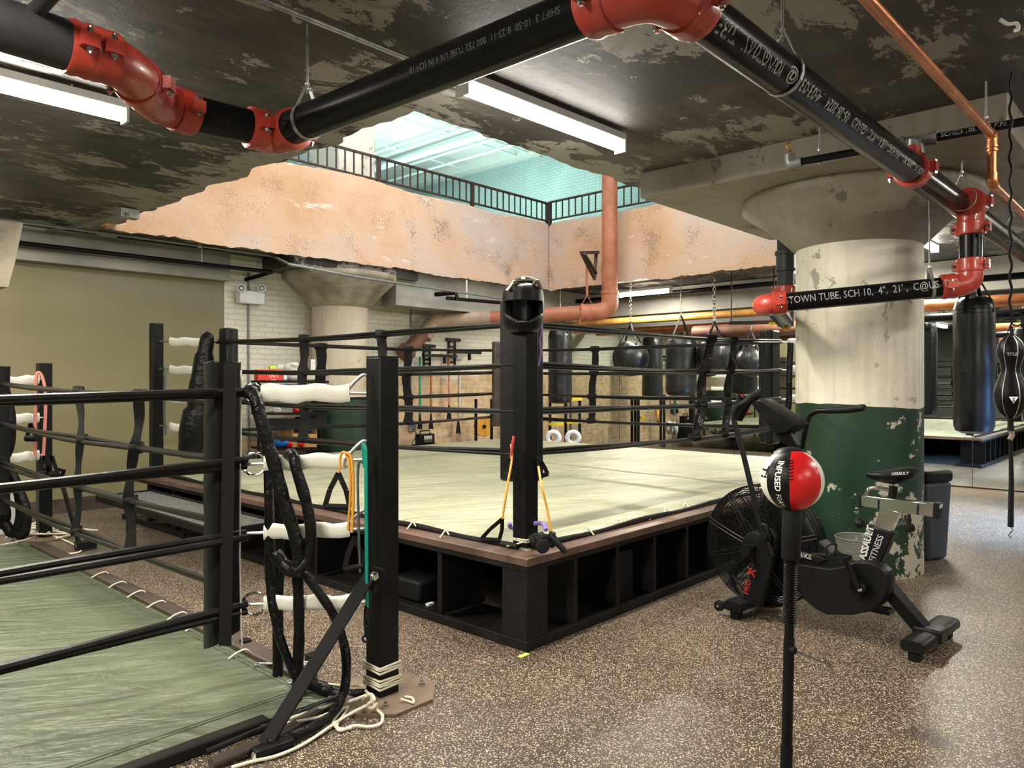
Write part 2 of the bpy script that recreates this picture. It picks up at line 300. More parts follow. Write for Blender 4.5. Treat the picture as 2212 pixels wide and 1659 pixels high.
# ---------------------------------------------------------------- mesh builder
def catmull(pts, n=6):
    pts = [Vector(p) for p in pts]
    if len(pts) < 3: return pts
    P = [pts[0]*2-pts[1]] + pts + [pts[-1]*2-pts[-2]]; out = []
    for i in range(1, len(P)-2):
        p0, p1, p2, p3 = P[i-1:i+3]
        for k in range(n):
            t = k/n
            out.append(0.5*((2*p1)+(p2-p0)*t+(2*p0-5*p1+4*p2-p3)*t*t+(3*p1-p0-3*p2+p3)*t**3))
    out.append(pts[-1]); return out
class MB:
    def __init__(s): s.v = []; s.f = []
    def add(s, vs, fs):
        o = len(s.v); s.v += [Vector(v) for v in vs]; s.f += [tuple(i+o for i in f) for f in fs]; return s
    def box(s, c, size, X=None, Y=None, Z=None, taper=1.0):
        X = Vector(X or (1, 0, 0)); Y = Vector(Y or (0, 1, 0)); Z = Vector(Z or (0, 0, 1)); c = Vector(c)
        hx, hy, hz = (d/2 for d in size); vs = []
        for sz in (-1, 1):
            t = taper if sz > 0 else 1
            for sx, sy in ((-1, -1), (1, -1), (1, 1), (-1, 1)): vs.append(c+X*hx*sx*t+Y*hy*sy*t+Z*hz*sz)
        return s.add(vs, [(3, 2, 1, 0), (4, 5, 6, 7), (0, 1, 5, 4), (1, 2, 6, 5), (2, 3, 7, 6), (3, 0, 4, 7)])
    def abox(s, a0, a1, b0, b1, z0, z1):
        return s.box(AB((a0+a1)/2, (b0+b1)/2, (z0+z1)/2), (abs(a1-a0), abs(b1-b0), abs(z1-z0)), AD, BD)
    def beam(s, p0, p1, wd, ht, up=None):
        p0 = Vector(p0); p1 = Vector(p1); d = (p1-p0); L = d.length; d.normalize()
        up = Vector(up) if up is not None else UP
        if abs(d.dot(up)) > 0.98: up = Vector((0, 1, 0))
        x = d.cross(up).normalized(); y = x.cross(d).normalized()
        return s.box((p0+p1)/2, (wd, ht, L), x, y, d)
    def tube(s, pts, r, n=10, closed=False, smooth=0, caps=True):
        pts = catmull(pts, smooth) if smooth else [Vector(p) for p in pts]
        m = len(pts); rs = r if isinstance(r, (list, tuple)) else None
        prev = None; vs = []; fs = []
        for i, p in enumerate(pts):
            a = pts[(i-1) % m] if (closed or i > 0) else pts[i]; c = pts[(i+1) % m] if (closed or i < m-1) else pts[i]
            d = (c-a).normalized() if (c-a).length > 1e-9 else Vector((0, 0, 1))
            if prev is None:
                ref = UP if abs(d.z) < 0.9 else Vector((1, 0, 0)); x = d.cross(ref).normalized()
            else:
                x = prev-d*prev.dot(d); x = x.normalized() if x.length > 1e-6 else d.orthogonal().normalized()
            prev = x; y = d.cross(x)
            rr = rs[min(len(rs)-1, int(i*(len(rs)-1)/max(1, m-1)+0.5))] if rs else r
            for k in range(n):
                t = 2*math.pi*k/n; vs.append(p+x*math.cos(t)*rr+y*math.sin(t)*rr)
        for i in range(m if closed else m-1):
            j = (i+1) % m
            for k in range(n): fs.append((i*n+k, i*n+(k+1) % n, j*n+(k+1) % n, j*n+k))
        if caps and not closed:
            fs.append(tuple(range(n-1, -1, -1))); fs.append(tuple((m-1)*n+k for k in range(n)))
        return s.add(vs, fs)
    def lathe(s, prof, o=(0, 0, 0), axis=(0, 0, 1), n=32, lobes=None):
        o = Vector(o); Z = Vector(axis).normalized(); X = Z.orthogonal().normalized() if abs(Z.z) < 0.999 else Vector((1, 0, 0)); Y = Z.cross(X)
        vs = []; fs = []
        for (r, z) in prof:
            for k in range(n):
                t = 2*math.pi*k/n; q = r*(lobes(t, z) if lobes else 1); vs.append(o+X*math.cos(t)*q+Y*math.sin(t)*q+Z*z)
        for i in range(len(prof)-1):
            for k in range(n): fs.append((i*n+k, i*n+(k+1) % n, (i+1)*n+(k+1) % n, (i+1)*n+k))
        if prof[0][0] > 1e-5: fs.append(tuple(range(n-1, -1, -1)))
        if prof[-1][0] > 1e-5: fs.append(tuple((len(prof)-1)*n+k for k in range(n)))
        return s.add(vs, fs)
    def sphere(s, c, r, n=20, sc=(1, 1, 1)):
        c = Vector(c); vs = []; fs = []; m = n//2
        for i in range(m+1):
            ph = math.pi*i/m
            for k in range(n):
                t = 2*math.pi*k/n; vs.append(c+Vector((r*sc[0]*math.sin(ph)*math.cos(t), r*sc[1]*math.sin(ph)*math.sin(t), -r*sc[2]*math.cos(ph))))
        for i in range(m):
            for k in range(n): fs.append((i*n+k, i*n+(k+1) % n, (i+1)*n+(k+1) % n, (i+1)*n+k))
        return s.add(vs, fs)
    def prism(s, poly, d):
        poly = [Vector(p) for p in poly]; n = len(poly); d = Vector(d)
        vs = poly + [p+d for p in poly]
        return s.add(vs, [tuple(range(n-1, -1, -1)), tuple(range(n, 2*n))] + [(i, (i+1) % n, (i+1) % n+n, i+n) for i in range(n)])
    def ring(s, c, nrm, R, r, n=28, k=8):
        c = Vector(c); z = Vector(nrm).normalized(); x = z.orthogonal().normalized(); y = z.cross(x)
        return s.tube([c+x*math.cos(2*math.pi*i/n)*R+y*math.sin(2*math.pi*i/n)*R for i in range(n)], r, k, closed=True)
    def build(s, name, m, parent=None, bevel=0.0, solid=0.0, subsurf=0, local=False, fix=True):
        vs = s.v
        off = Vector((0, 0, 0))
        if parent is None:
            xs = [v.x for v in vs]; ys = [v.y for v in vs]; zs = [v.z for v in vs]
            off = Vector(((min(xs)+max(xs))/2, (min(ys)+max(ys))/2, min(zs)))
        elif not local:
            r = parent
            while r.parent: r = r.parent
            off = r.location.copy()
        me = bpy.data.meshes.new(name); me.from_pydata([v-off for v in vs], [], s.f)
        if fix:
            import bmesh
            bm = bmesh.new(); bm.from_mesh(me); bmesh.ops.remove_doubles(bm, verts=bm.verts, dist=1e-5)
            bmesh.ops.recalc_face_normals(bm, faces=bm.faces); bm.to_mesh(me); bm.free()
        me.polygons.foreach_set('use_smooth', [True]*len(me.polygons)); me.set_sharp_from_angle(angle=math.radians(38))
        me.materials.append(M[m] if isinstance(m, str) else m)
        o = bpy.data.objects.new(name, me); COL.objects.link(o)
        if parent is None: o.location = off
        else: o.parent = parent
        if bevel:
            q = o.modifiers.new('bevel', 'BEVEL'); q.width = bevel; q.segments = 2; q.limit_method = 'ANGLE'
        if subsurf:
            q = o.modifiers.new('sub', 'SUBSURF'); q.levels = subsurf; q.render_levels = subsurf
        if solid:
            q = o.modifiers.new('solid', 'SOLIDIFY'); q.thickness = solid; q.offset = 0
        return o
def tag(o, label, cat, group=None):
    o['label'] = label; o['category'] = cat
    if group: o['group'] = group
    return o
def thing(name, label, cat, loc=(0, 0, 0), group=None):
    o = bpy.data.objects.new(name, None); COL.objects.link(o); o.location = loc; o.empty_display_size = 0.1
    return tag(o, label, cat, group)
def struct(name, mb, m, **k):
    o = mb.build(name, m, **k)
    if o.parent is None: o['kind'] = 'structure'
    return o
def dup(o, parent=None):
    c = o.copy(); COL.objects.link(c)
    if parent: c.parent = parent
    for ch in list(o.children): dup(ch, c)
    return c
def text_geo(txt, size, spacing=1.0):
    cu = bpy.data.curves.new('t', 'FONT'); cu.body = txt; cu.size = size; cu.space_character = spacing; cu.resolution_u = 2
    ob = bpy.data.objects.new('t', cu); COL.objects.link(ob); bpy.context.view_layer.update()
    me = bpy.data.meshes.new_from_object(ob.evaluated_get(bpy.context.evaluated_depsgraph_get()))
    vs = [v.co.copy() for v in me.vertices]; fs = [tuple(p.vertices) for p in me.polygons]
    bpy.data.objects.remove(ob); bpy.data.curves.remove(cu); bpy.data.meshes.remove(me)
    return vs, fs
def text_on(txt, size, fn, mode_center=True, spacing=1.0, bold=0.0, sx=1.0):
    """text mesh mapped by fn(x, y) -> point"""
    vs, fs = text_geo(txt, size, spacing)
    mb = MB()
    if not vs: return mb
    x0 = min(v.x for v in vs); x1 = max(v.x for v in vs)
    cx = (x0+x1)/2 if mode_center else x0
    reps = ((0, 0),) if not bold else ((0, 0), (bold, 0), (0, bold), (bold, bold))
    for dx, dy in reps:
        mb.add([fn((v.x-cx)*sx+dx, v.y+dy) for v in vs], fs)
    return mb
def on_pipe(p0, d, r, t0, ang, flip=1):
    """x runs along the pipe, y wraps round it; ang = where around"""
    d = Vector(d).normalized(); side = d.cross(UP).normalized(); up = side.cross(d).normalized(); p0 = Vector(p0)
    def fn(x, y):
        t = ang+y/r*flip
        return p0+d*(t0+x)+(side*math.cos(t)+up*math.sin(t))*(r+0.0012)
    return fn
# ================================================================ THE SETTING
ZC = 3.18; ZU = 4.28; ZH = 7.3
struct('floor', MB().abox(-5.7, 12.3, -7.7, 9.7, -0.1, 0.0), 'speckled_rubber', fix=False)
# ceiling slab with the rough-edged opening
OA0, OA1, OB0, OB1 = 3.0, 10.3, 3.6, 8.62
rnd = random.Random(3)
def jag(a0, b0, a1, b1, n, amp):
    out = []
    for i in range(n):
        t = i/n; a = a0+(a1-a0)*t; b = b0+(b1-b0)*t
        j = noise.noise(Vector((a*2.3, b*2.3, 1)))*amp+rnd.uniform(-amp, amp)*0.28 if i else 0
        if abs(a1-a0) > abs(b1-b0): b += j
        else: a += j
        out.append((a, b))
    return out
hole = jag(OA0, OB0, OA1, OB0, 90, 0.07)+jag(OA1, OB0, OA1, OB1, 60, 0.02)+jag(OA1, OB1, OA0, OB1, 90, 0.02)+jag(OA0, OB1, OA0, OB0, 60, 0.09)
outer = [(-6, -8), (14.5, -8), (14.5, 19.6), (-6, 19.6)]
tris = tessellate_polygon([[Vector((a, b, 0)) for a, b in outer], [Vector((a, b, 0)) for a, b in hole]])
allp = outer+hole; n = len(allp); mb = MB()
mb.add([AB(a, b, ZC) for a, b in allp]+[AB(a, b, ZU) for a, b in allp],
       [t for t in tris]+[tuple(i+n for i in reversed(t)) for t in tris]+[(4+i, 4+(i+1) % len(hole), 4+(i+1) % len(hole)+n, 4+i+n) for i in range(len(hole))])
struct('ceiling', mb, 'sooty_concrete')
# pale concrete faces lining the far sides of the opening
def rough_face(name, p0, p1, z0, z1, thick, nrm, seed):
    N = 110; r2 = random.Random(seed); p0 = Vector(p0); p1 = Vector(p1); vs = []; fs = []
    for i in range(N+1):
        p = p0.lerp(p1, i/N); j = noise.noise(p*2.2+Vector((seed, 0, 0)))*0.035+r2.uniform(-.012, .012); k = noise.noise(p*1.1+Vector((0, seed, 0)))*0.05+r2.uniform(-.006, .006)
        q = p+Vector(nrm)*(noise.noise(p*3)*0.012)
        vs += [q+UP*(z0+j), q+UP*(z1+k), q+Vector(nrm)*-thick+UP*(z1+k), q+Vector(nrm)*-thick+UP*(z0+j+0.02)]
    for i in range(N):
        a = i*4; b = a+4
        for k in range(4): fs.append((a+k, a+(k+1) % 4, b+(k+1) % 4, b+k))
    fs += [(3, 2, 1, 0), (N*4, N*4+1, N*4+2, N*4+3)]
    return struct(name, MB().add(vs, fs), 'pink_concrete')
rough_face('trim_1', AB(OA0-0.1, OB1-0.04), AB(OA1-0.03, OB1-0.04), ZC-0.06, ZU+0.02, 0.12, -BD, 1)
rough_face('trim_2', AB(OA1-0.03, OB1-0.05), AB(OA1-0.03, OB0-0.1), ZC-0.06, ZU+0.02, 0.12, -AD, 2)
# walls of the basement
struct('wall_left', MB().abox(-5.6, 4.66, 9.47, 9.6, 0, 3.2), 'olive_paint')
struct('wall_back', MB().abox(4.66, 12.15, 9.47, 9.6, 0, 3.2), 'brick')
struct('trim_3', MB().abox(-5.6, 4.66, 9.30, 9.47, 2.80, 3.17), 'beam_paint')
struct('trim_4', MB().abox(6.95, 12.0, 8.75, 9.1, 2.62, 3.17), 'beam_paint')
struct('baseboard_left', MB().abox(-5.6, 4.66, 9.445, 9.47, 0, 0.16), 'dark_wood')
struct('wall_right', MB().abox(12.0, 12.15, -7.6, 9.6, 0, 3.2), 'dark_grey_wall')
struct('trim_5', MB().abox(11.75, 11.995, -7.5, 9.4, 2.72, 3.17), 'beam_paint')
struct('wall_near', MB().abox(-5.7, -5.6, -7.6, 9.6, 0, 3.2), 'dark_grey_wall')
struct('wall_side', MB().abox(-5.6, 12.15, -7.7, -7.6, 0, 3.2), 'white_wall')
# upper hall
struct('wall_hall_far', MB().abox(14.5, 14.6, -1.6, 19.6, ZC, ZH), 'hall_brick')
struct('wall_hall_right', MB().abox(14.38, 14.5, -7.9, 6.2, ZU, ZH), 'hall_paint')
struct('wall_hall_left', MB().abox(-6, 14.6, 19.6, 19.7, ZC, ZH), 'hall_paint')
struct('wall_hall_near', MB().abox(-6.1, -6, -8, 19.6, ZC, ZH), 'hall_paint')
struct('wall_hall_side', MB().abox(-6, 14.6, -8.1, -8, ZC, ZH), 'hall_paint')
struct('ceiling_hall', MB().abox(-6.1, 14.6, -8.1, 19.7, ZH, ZH+0.1), 'hall_paint')
for a in (11.6, 13.9): struct('trim_%d' % (6+int(a > 12)), MB().abox(a-0.16, a+0.16, -7.9, 19.5, ZH-0.22, ZH-0.002), 'hall_paint')
pp = W(737, 400, 11.4)
tag(MB().abox(6.15, 6.8, 9.05, 9.75, ZU, ZH-0.01).build('square_pillar', 'column_paint', bevel=0.02), 'square white chipped pillar upstairs behind the left end of the railing', 'pillar')
# mushroom columns
def column(center, r, rr, z_cone, z_rim, ztop, matc, capm, label, dp=None):
    c = Vector((center[0], center[1], 0))
    t = thing('concrete_column', label, 'column', c)
    MB().lathe([(r, 0), (r, 0.6), (r, 1.2), (r, 1.9), (r, z_cone)], c, n=64).build('shaft', matc, t)
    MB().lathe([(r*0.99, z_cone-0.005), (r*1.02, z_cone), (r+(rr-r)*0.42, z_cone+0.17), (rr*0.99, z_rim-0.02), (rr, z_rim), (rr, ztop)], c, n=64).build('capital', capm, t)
    return t
c1 = (2.82, 6.08)
t = column(c1, 0.475, 0.905, 2.57, 2.93, 2.985, 'column_paint', 'capital_paint', 'huge round concrete column with green painted base beside the exercise bike')
MB().box(W(1966, 757, 5.8), (0.055, 0.012, 0.07), Vector((0.87, 0.5, 0)), Vector((-0.5, 0.87, 0))).build('tape', 'lime_tape', t)
for k in range(7):
    zz = 2.55-0.11*k if k < 3 else 2.62+0.1*(k-3)
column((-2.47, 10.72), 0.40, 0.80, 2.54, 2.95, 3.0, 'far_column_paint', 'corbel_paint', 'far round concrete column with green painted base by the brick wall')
struct('trim_8', MB().abox(5.2, 7.3, 8.66, 9.46, 3.0, 3.18), 'sooty_concrete')
# drop panel above the big column
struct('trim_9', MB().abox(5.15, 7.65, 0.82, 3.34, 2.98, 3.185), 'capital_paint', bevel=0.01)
# corbel at the frame's left edge
cb = MB().prism([W(-60, 470, 6.3), W(50, 482, 6.3), W(34, 560, 6.3), W(18, 620, 6.3), W(-60, 618, 6.3)], BD*0.9+AD*0.0)
struct('trim_10', cb, 'corbel_paint')
# crack / cable junk hanging at the face bottom
# mirror wall
for k in range(9):
    b1 = 9.42-0.02-k*1.18
    o = MB().abox(11.975, 11.998, b1-1.172, b1, 0.02, 2.5).build('wall_mirror', 'mirror_glass')
    lab = ['tall wall mirror in the brick corner behind the ring', 'second tall wall mirror out from the brick corner', 'third tall wall mirror out from the brick corner',
           'fourth tall wall mirror out from the brick corner', 'fifth tall wall mirror out from the brick corner, left of the big column', 'wall mirror mostly hidden behind the big column', 'wall mirror directly right of the big column',
           'wall mirror behind the large black heavy bag', 'wall mirror at the right edge behind the double end bag'][k]
    tag(o, lab, 'mirror', 'mirror panels on the far wall')

# ---------------------------------------------------------------- light fixtures
def fixture(p0, p1, label, watts, group='ceiling strip lights'):
    p0 = Vector(p0); p1 = Vector(p1); d = (p1-p0).normalized(); L = (p1-p0).length; c = (p0+p1)/2
    s = d.cross(UP).normalized()
    t = thing('strip_light', label, 'ceiling light', c, group)
    MB().box(c+UP*0.062, (L, 0.085, 0.05), d, s, UP).build('housing', 'lamp_body', t, bevel=0.006)
    pts = []
    m = MB()
    m.tube([p0, p1], 0.034, 16).build('diffuser', 'tube_glow', t)
    for q in (p0, p1): MB().box(q+UP*0.022, (0.016, 0.09, 0.125), d, s, UP).build('end_cap', 'lamp_body', t)
    for q in (p0.lerp(p1, .2), p0.lerp(p1, .8)):
        MB().tube([q+UP*0.085, Vector((q.x, q.y, ZC-0.001))], 0.006, 6).build('hanger_wire', 'galvanised', t)
    lo = area('strip_lamp', c-UP*0.04, L*0.95, 0.09, watts*3.4, (1.0, 0.93, 0.80), (0, 0, -1), math.atan2(d.y, d.x))
    lo.parent = t; lo.location = (0, 0, -0.045)
    return t
ZF = 3.07
fixture(FZ(998, 190, ZF), FZ(1340, 318, ZF), 'glowing white strip light above the skylight opening, centre of picture', 42)
e1 = FZ(270, 252, ZF); fixture(e1, e1-AD*1.42, 'glowing white strip light at upper left behind the red pipe bends', 36)
q = W(1340, 638, 13.0); fixture(q, q-BD*1.0, 'small distant strip light beyond the terracotta pipe, over the far bags', 36)
for i, (a, b, wt, lab) in enumerate([(1.2, -3.2, 24, ''), (-3.0, 1.5, 40, ''), (6.6, -3.6, 20, ''), (10.2, -0.6, 34, ''), (-1.4, 5.6, 42, ''), (4.0, -0.9, 20, ''), (-2.5, -4.5, 30, ''), (0.2, 8.2, 26, ''), (10.9, 3.0, 70, ''), (8.9, 2.4, 45, ''), (-1.0, 1.9, 36, '')]):  # mostly unseen strip lights, added to brighten ring and room
    labs = ['strip light over the floor to the right of the camera', 'strip light behind the camera on the left', 'strip light over the bag area right of the column', 'strip light by the mirrors at the far right',
            'strip light over the floor level boxing ring', 'strip light above the exercise bike side of the room', 'strip light near the back right corner', 'strip light beyond the left edge by the olive wall', 'strip light in front of the far mirrors', 'strip light above the far right side of the raised ring', 'strip light just behind the camera']
    fixture(AB(a, b, 3.12), AB(a, b, 3.12)+(BD if a > 10.5 else AD)*1.4, labs[i], wt)
# exit sign seen in the mirror
t = thing('exit_sign', 'small red lettered exit sign, seen reversed in the right hand mirror', 'exit sign', AB(-5.56, 5.0, 2.86))
MB().abox(-5.58, -5.54, 4.8, 5.2, 2.76, 2.98).build('sign_box', 'white_plastic', t, bevel=0.005)
text_on('EXIT', 0.17, lambda x, y: AB(-5.535, 5.0-x, 2.81+y)).build('lettering', 'exit_glow', t, fix=False)

# ---------------------------------------------------------------- railing upstairs
RZ0, RZ1 = 4.37, 4.69
def railing(p0, L, d, posts, label):
    t = thing('iron_railing', label, 'railing', p0+UP*ZU)
    for z, h in ((RZ0, 0.022), (RZ1, 0.03)):
        MB().beam(p0+UP*z, p0+d*L+UP*z, 0.04, h).build('rail', 'rail_iron', t)
    for s in posts: MB().beam(p0+d*s+UP*ZU, p0+d*s+UP*(RZ1+0.01), 0.05, 0.05, up=d).build('post', 'rail_iron', t)
    k = 0; s = posts[-1]-0.144
    while s > 0.05 and k < 60:
        if min(abs(s-q) for q in posts) > 0.05:
            MB().beam(p0+d*s+UP*RZ0, p0+d*s+UP*RZ1, 0.018, 0.018, up=d).build('baluster', 'rail_iron', t)
        s -= 0.144; k += 1
railing(AB(OA0+0.3, OB1+0.02), 7.02, AD, [1.4, 3.25, 5.12, 7.0], 'dark iron balcony railing along the left side of the opening')
railing(AB(OA1-0.03, OB0), OB1-OB0-0.06, BD, [0.4, 2.6, OB1-OB0-0.07], 'dark iron balcony railing along the right side of the opening')
# upper hall pipes
def plain_pipe(name, pts, r, m, label, cat, group=None, smooth=0, n=12):
    return tag(MB().tube(pts, r, n, smooth=smooth).build(name, m), label, cat, group)
def hp(px, py, z, dl, dr, r, nm, lab):
    p = FZ(px, py, z); b0 = p.dot(BD); dl = min(dl, 19.4-b0); plain_pipe(nm, [p+BD*dl, p-BD*dr], r, 'hall_pipe', lab, 'pipe', None)
hp(817, 362, 6.9, 6, 5.5, 0.085, 'heating_pipe', 'thick pale pipe under the upper hall ceiling')
hp(835, 322, 7.0, 3, 6.5, 0.03, 'sprinkler_pipe', 'thin pale pipe left of the thick pipe under the upper hall ceiling')
hp(915, 369, 6.9, 1.5, 7.5, 0.032, 'sprinkler_pipe', 'thin pale pipe nearest the white brick wall upstairs')
hp(925, 343, 7.0, 1.0, 6.5, 0.035, 'sprinkler_pipe', 'thin pale pipe just right of the thick pipe upstairs')
hp(790, 300, 7.0, 3, 6.5, 0.022, 'sprinkler_pipe', 'thin pale pipe at the far left of the upper hall ceiling')
for px, py, L, lab in ((889, 250, 5.0, 'thin pale cross pipe high in the opening upstairs'), (835, 322, 2.4, 'short pale cross pipe left under the upper hall ceiling'), (872, 262, 4.0, 'thin pale conduit beside the high cross pipe upstairs')):
    p = FZ(px, py, 7.05); plain_pipe('sprinkler_pipe', [p+UP*0.06, p+AD*min(L, 14.3-p.dot(AD))+UP*0.06], 0.024, 'hall_pipe', lab, 'pipe')
for px, py, lab in ((834, 318, 'thin hanger rod above the left thin pipe upstairs'), (861, 350, 'thin hanger rod holding the thick pale pipe upstairs'), (943, 284, 'thin hanger rod near the middle of the upper hall ceiling')):
    p = FZ(px, py, 6.9); plain_pipe('hanger_rod', [p, Vector((p.x, p.y, ZH))], 0.012, 'hall_pipe', lab, 'pipe hanger')

# ================================================================ BIG BLACK FIRE PIPES
ZP = 2.72; PR = 0.080
def coupling_mb(mb, c, d, r, wd=0.1, bolts=True):
    d = Vector(d).normalized()
    mb.lathe([(r*1.02, -wd/2), (r*1.22, -wd/2+0.006), (r*1.26, -wd/4), (r*1.2, 0), (r*1.26, wd/4), (r*1.22, wd/2-0.006), (r*1.02, wd/2)], c, d, 28)
    s = d.cross(UP)
    s = s.normalized() if s.length > .1 else Vector((0.7, -0.7, 0))
    for sg in (-1, 1): mb.box(Vector(c)+s*sg*r*1.38, (r*0.5, wd*0.62, r*0.62), s, d, s.cross(d))
class BoltPair:
    def __init__(b, c, d, r):
        d = Vector(d).normalized(); s = d.cross(UP); s = s.normalized() if s.length > .1 else Vector((0.7, -0.7, 0)); u = s.cross(d); b.m = []
        for sg in (-1, 1):
            mb = MB(); p = Vector(c)+s*sg*r*1.48
            mb.tube([p-u*r*0.62, p+u*r*0.62], r*0.09, 8); mb.lathe([(r*0.17, -r*0.08), (r*0.17, r*0.08)], p-u*r*0.42, u, 6); mb.lathe([(r*0.17, -r*0.08), (r*0.17, r*0.08)], p+u*r*0.42, u, 6)
            b.m.append(mb)
    def build(b, *a):
        for mb in b.m: mb.build(*a)
def bolts_mb(c, d, r): return BoltPair(c, d, r)
def fitting(name, label, pts, r, coups, cat='pipe fitting', smooth=8):
    """red bend: swollen tube through pts plus couplings [(centre, dir)]"""
    t = thing(name, label, cat, Vector(pts[0]))
    MB().tube(pts, r*1.12, 24, smooth=smooth).build('bend', 'red_paint', t)
    for c, d in coups:
        m = MB(); coupling_mb(m, c, d, r); q = m.build('coupling', 'red_paint', t)
        bolts_mb(c, d, r).build('bolt', 'chrome', q)
    return t
PC = AB(0, 0)  # corner of the main
Aend = FZ(620, 280, ZP); Astart = FZ(1285, 16, ZP); Bs = FZ(1497, 22, ZP); Be = FZ(2100, 440, ZP)
dA = (Aend-Astart).normalized(); dB = AD.copy()
plain_pipe('fire_pipe', [Astart, Aend], PR, 'black_pipe', 'thick glossy black pipe running left from the top red elbow', 'pipe', n=36)
Bfar = Bs+dB*6.5
plain_pipe('fire_pipe', [Bs, Bfar], PR, 'black_pipe', 'thick black pipe with white lettering crossing the upper right', 'pipe', n=36)
# top elbow
u = Astart; v_ = Bs
corner = FZ(1416, -37, ZP)
c_ = corner
fitting('pipe_elbow', 'red pipe elbow at the top edge joining the two thick black pipes', [u+dA*0.03, u-dA*0.06, c_.lerp((u+v_)/2, 0.35), v_-dB*0.06, v_+dB*0.03], PR, [(u-dA*0.03, dA), (v_-dB*0.03, dB)])
# left chain of bends
C1 = FZ(600, 288, ZP); C2 = FZ(545, 275, ZP); C3 = FZ(408, 243, ZP)
fitting('pipe_elbow', 'red pipe elbow joining the long black pipe to the short one', [Aend, FZ(603, 292, ZP), FZ(578, 290, ZP), C2], PR, [(FZ(628, 281, ZP), dA), (FZ(555, 279, ZP), C3-C2)])
plain_pipe('fire_pipe', [C2, C3], PR, 'black_pipe', 'short black pipe between the left red fittings', 'pipe', n=32)
b1, b2, b3, b4, b5 = FZ(396, 240, ZP), FZ(352, 226, ZP), FZ(298, 172, ZP), FZ(228, 125, ZP), FZ(158, 104, ZP)
fitting('pipe_elbow', 'lower red pipe bend at upper left', [C3, b1, b2, FZ(322, 205, ZP), b3], PR, [(b1, b1-b2), (FZ(303, 180, ZP), Vector(b2-b3))])
fitting('pipe_elbow', 'upper red pipe bend at upper left, next to the dusty black pipe', [b3, FZ(270, 148, ZP), b4, b5], PR, [(FZ(222, 122, ZP), b4-b5), (FZ(170, 107, ZP), b4-b5)])
e0 = FZ(150, 100, ZP); ed = (e0-FZ(228, 125, ZP)).normalized()
plain_pipe('dusty_fire_pipe', [e0, e0+ed*1.6], PR*1.12, 'dusty_pipe', 'dusty dark pipe leaving the frame at upper left', 'pipe', n=32)
bp = FZ(55, 48, ZP+0.06); plain_pipe('branch_pipe', [bp, W(118, -20, bp.y*0.93), W(200, -120, bp.y*0.85)], 0.027, 'dusty_pipe', 'thin dark branch pipe rising from the dusty pipe', 'pipe')
# printed lettering on the pipes (reads upside down from the far end)
def printed(parent_p0, d, r, items, flip, inkm):
    for txt, s0, ang, size in items:
        yield text_on(txt, size, on_pipe(parent_p0, d, r, s0, ang, flip), False, 1.0, size*0.015), inkm
pipeB = [o for o in COL.objects if o.get('label', '').startswith('thick black pipe with white')][0]
pipeA = [o for o in COL.objects if o.get('label', '').startswith('thick glossy')][0]
dBn = -dB; s_far = FZ(1985, 366, ZP)
sidev = dBn.cross(UP).normalized()
def bprint(txt, px0, py0, size, ang, parent, p0, d, ink, sx=1.0):
    s0 = (FZ(px0, py0, ZP)-p0).dot(d)
    text_on(txt, size, on_pipe(p0, d, PR, s0, ang), False, 1.0, size*0.02, sx).build('printing', ink, parent)
Lf = 0.0
# camera sees the lower left side of the pipe; angle of that side for direction -dB
def bword(txt, pxf, pxn, size):
    ln = lambda px: 22+(px-1497)*0.693
    s0 = (FZ(pxf, ln(pxf), ZP)-Bs).dot(dBn); s1 = (FZ(pxn, ln(pxn), ZP)-Bs).dot(dBn)
    vs, fs = text_geo(txt, size); wd = max(v.x for v in vs)-min(v.x for v in vs)
    text_on(txt, size, on_pipe(Bs, dBn, PR, s0, math.radians(196)), False, 1.0, size*0.02, (s1-s0)/wd).build('printing', 'white_ink', pipeB, fix=False)
for args in (("GRADE A", 1992, 1968, .05), ("300 PSI", 1960, 1940, .05), ("HH-HDG'", 1932, 1905, .055), ('USA', 1898, 1884, .058), ('YTC', 1874, 1860, .06), ('GUARD', 1852, 1822, .06), ('05-28-2024', 1812, 1762, .066), ('14:03:03', 1752, 1704, .07), ('@', 1692, 1672, .07), ('YOUNGSTOWN', 1662, 1575, .075), ("TUBE,", 1560, 1512, .08)): bword(*args)
bprint('SHIFT 3  10-50  8-23-11  000 752 TUBE LN 4 IN SCH 10', 1240, 33, 0.035, math.radians(178), pipeA, Astart, dA, 'dim_ink', 0.9)

def hanger(c, d, r, ztop, label, m='galvanised'):
    d = Vector(d).normalized(); c = Vector(c); s = d.cross(UP).normalized(); u = s.cross(d)
    t = thing('pipe_hanger', label, 'pipe hanger', c, 'pipe hangers')
    pts = [c+u*r*2.0+s*0.012]+[c+s*math.cos(a)*(r+0.004)+u*math.sin(a)*(r+0.004) for a in [math.radians(q) for q in range(50, -231, -20)]]+[c+u*r*2.0-s*0.012]
    m1 = MB()
    for i in range(len(pts)-1): m1.beam(pts[i], pts[i+1], 0.022, 0.005, up=(pts[i]+pts[i+1])/2-c)
    m1.build('loop', m, t)
    top = c+u*r*2.0
    MB().tube([top-UP*0.03, Vector((top.x, top.y, ztop))], 0.006, 8).build('rod', 'galvanised', t)
    mm = MB()
    for z in (-0.012, 0.014): mm.lathe([(0.012, -0.005), (0.012, 0.005)], top+UP*z, UP, 6)
    mm.build('nut', 'galvanised', t)
    return t
hanger(FZ(664, 262, ZP), dA, PR, ZC, 'steel loop hanger around the black pipe at left')
hanger(FZ(1690, 160, ZP), dB, PR, ZC, 'steel loop hanger around the lettered black pipe near the top')
hanger(FZ(2078, 428, ZP), dB, PR, ZC, 'steel loop hanger on the lettered black pipe left of the red tee')
hanger(FZ(2190, 500, ZP), dB, PR, ZC, 'steel loop hanger on the lettered black pipe at the right edge')

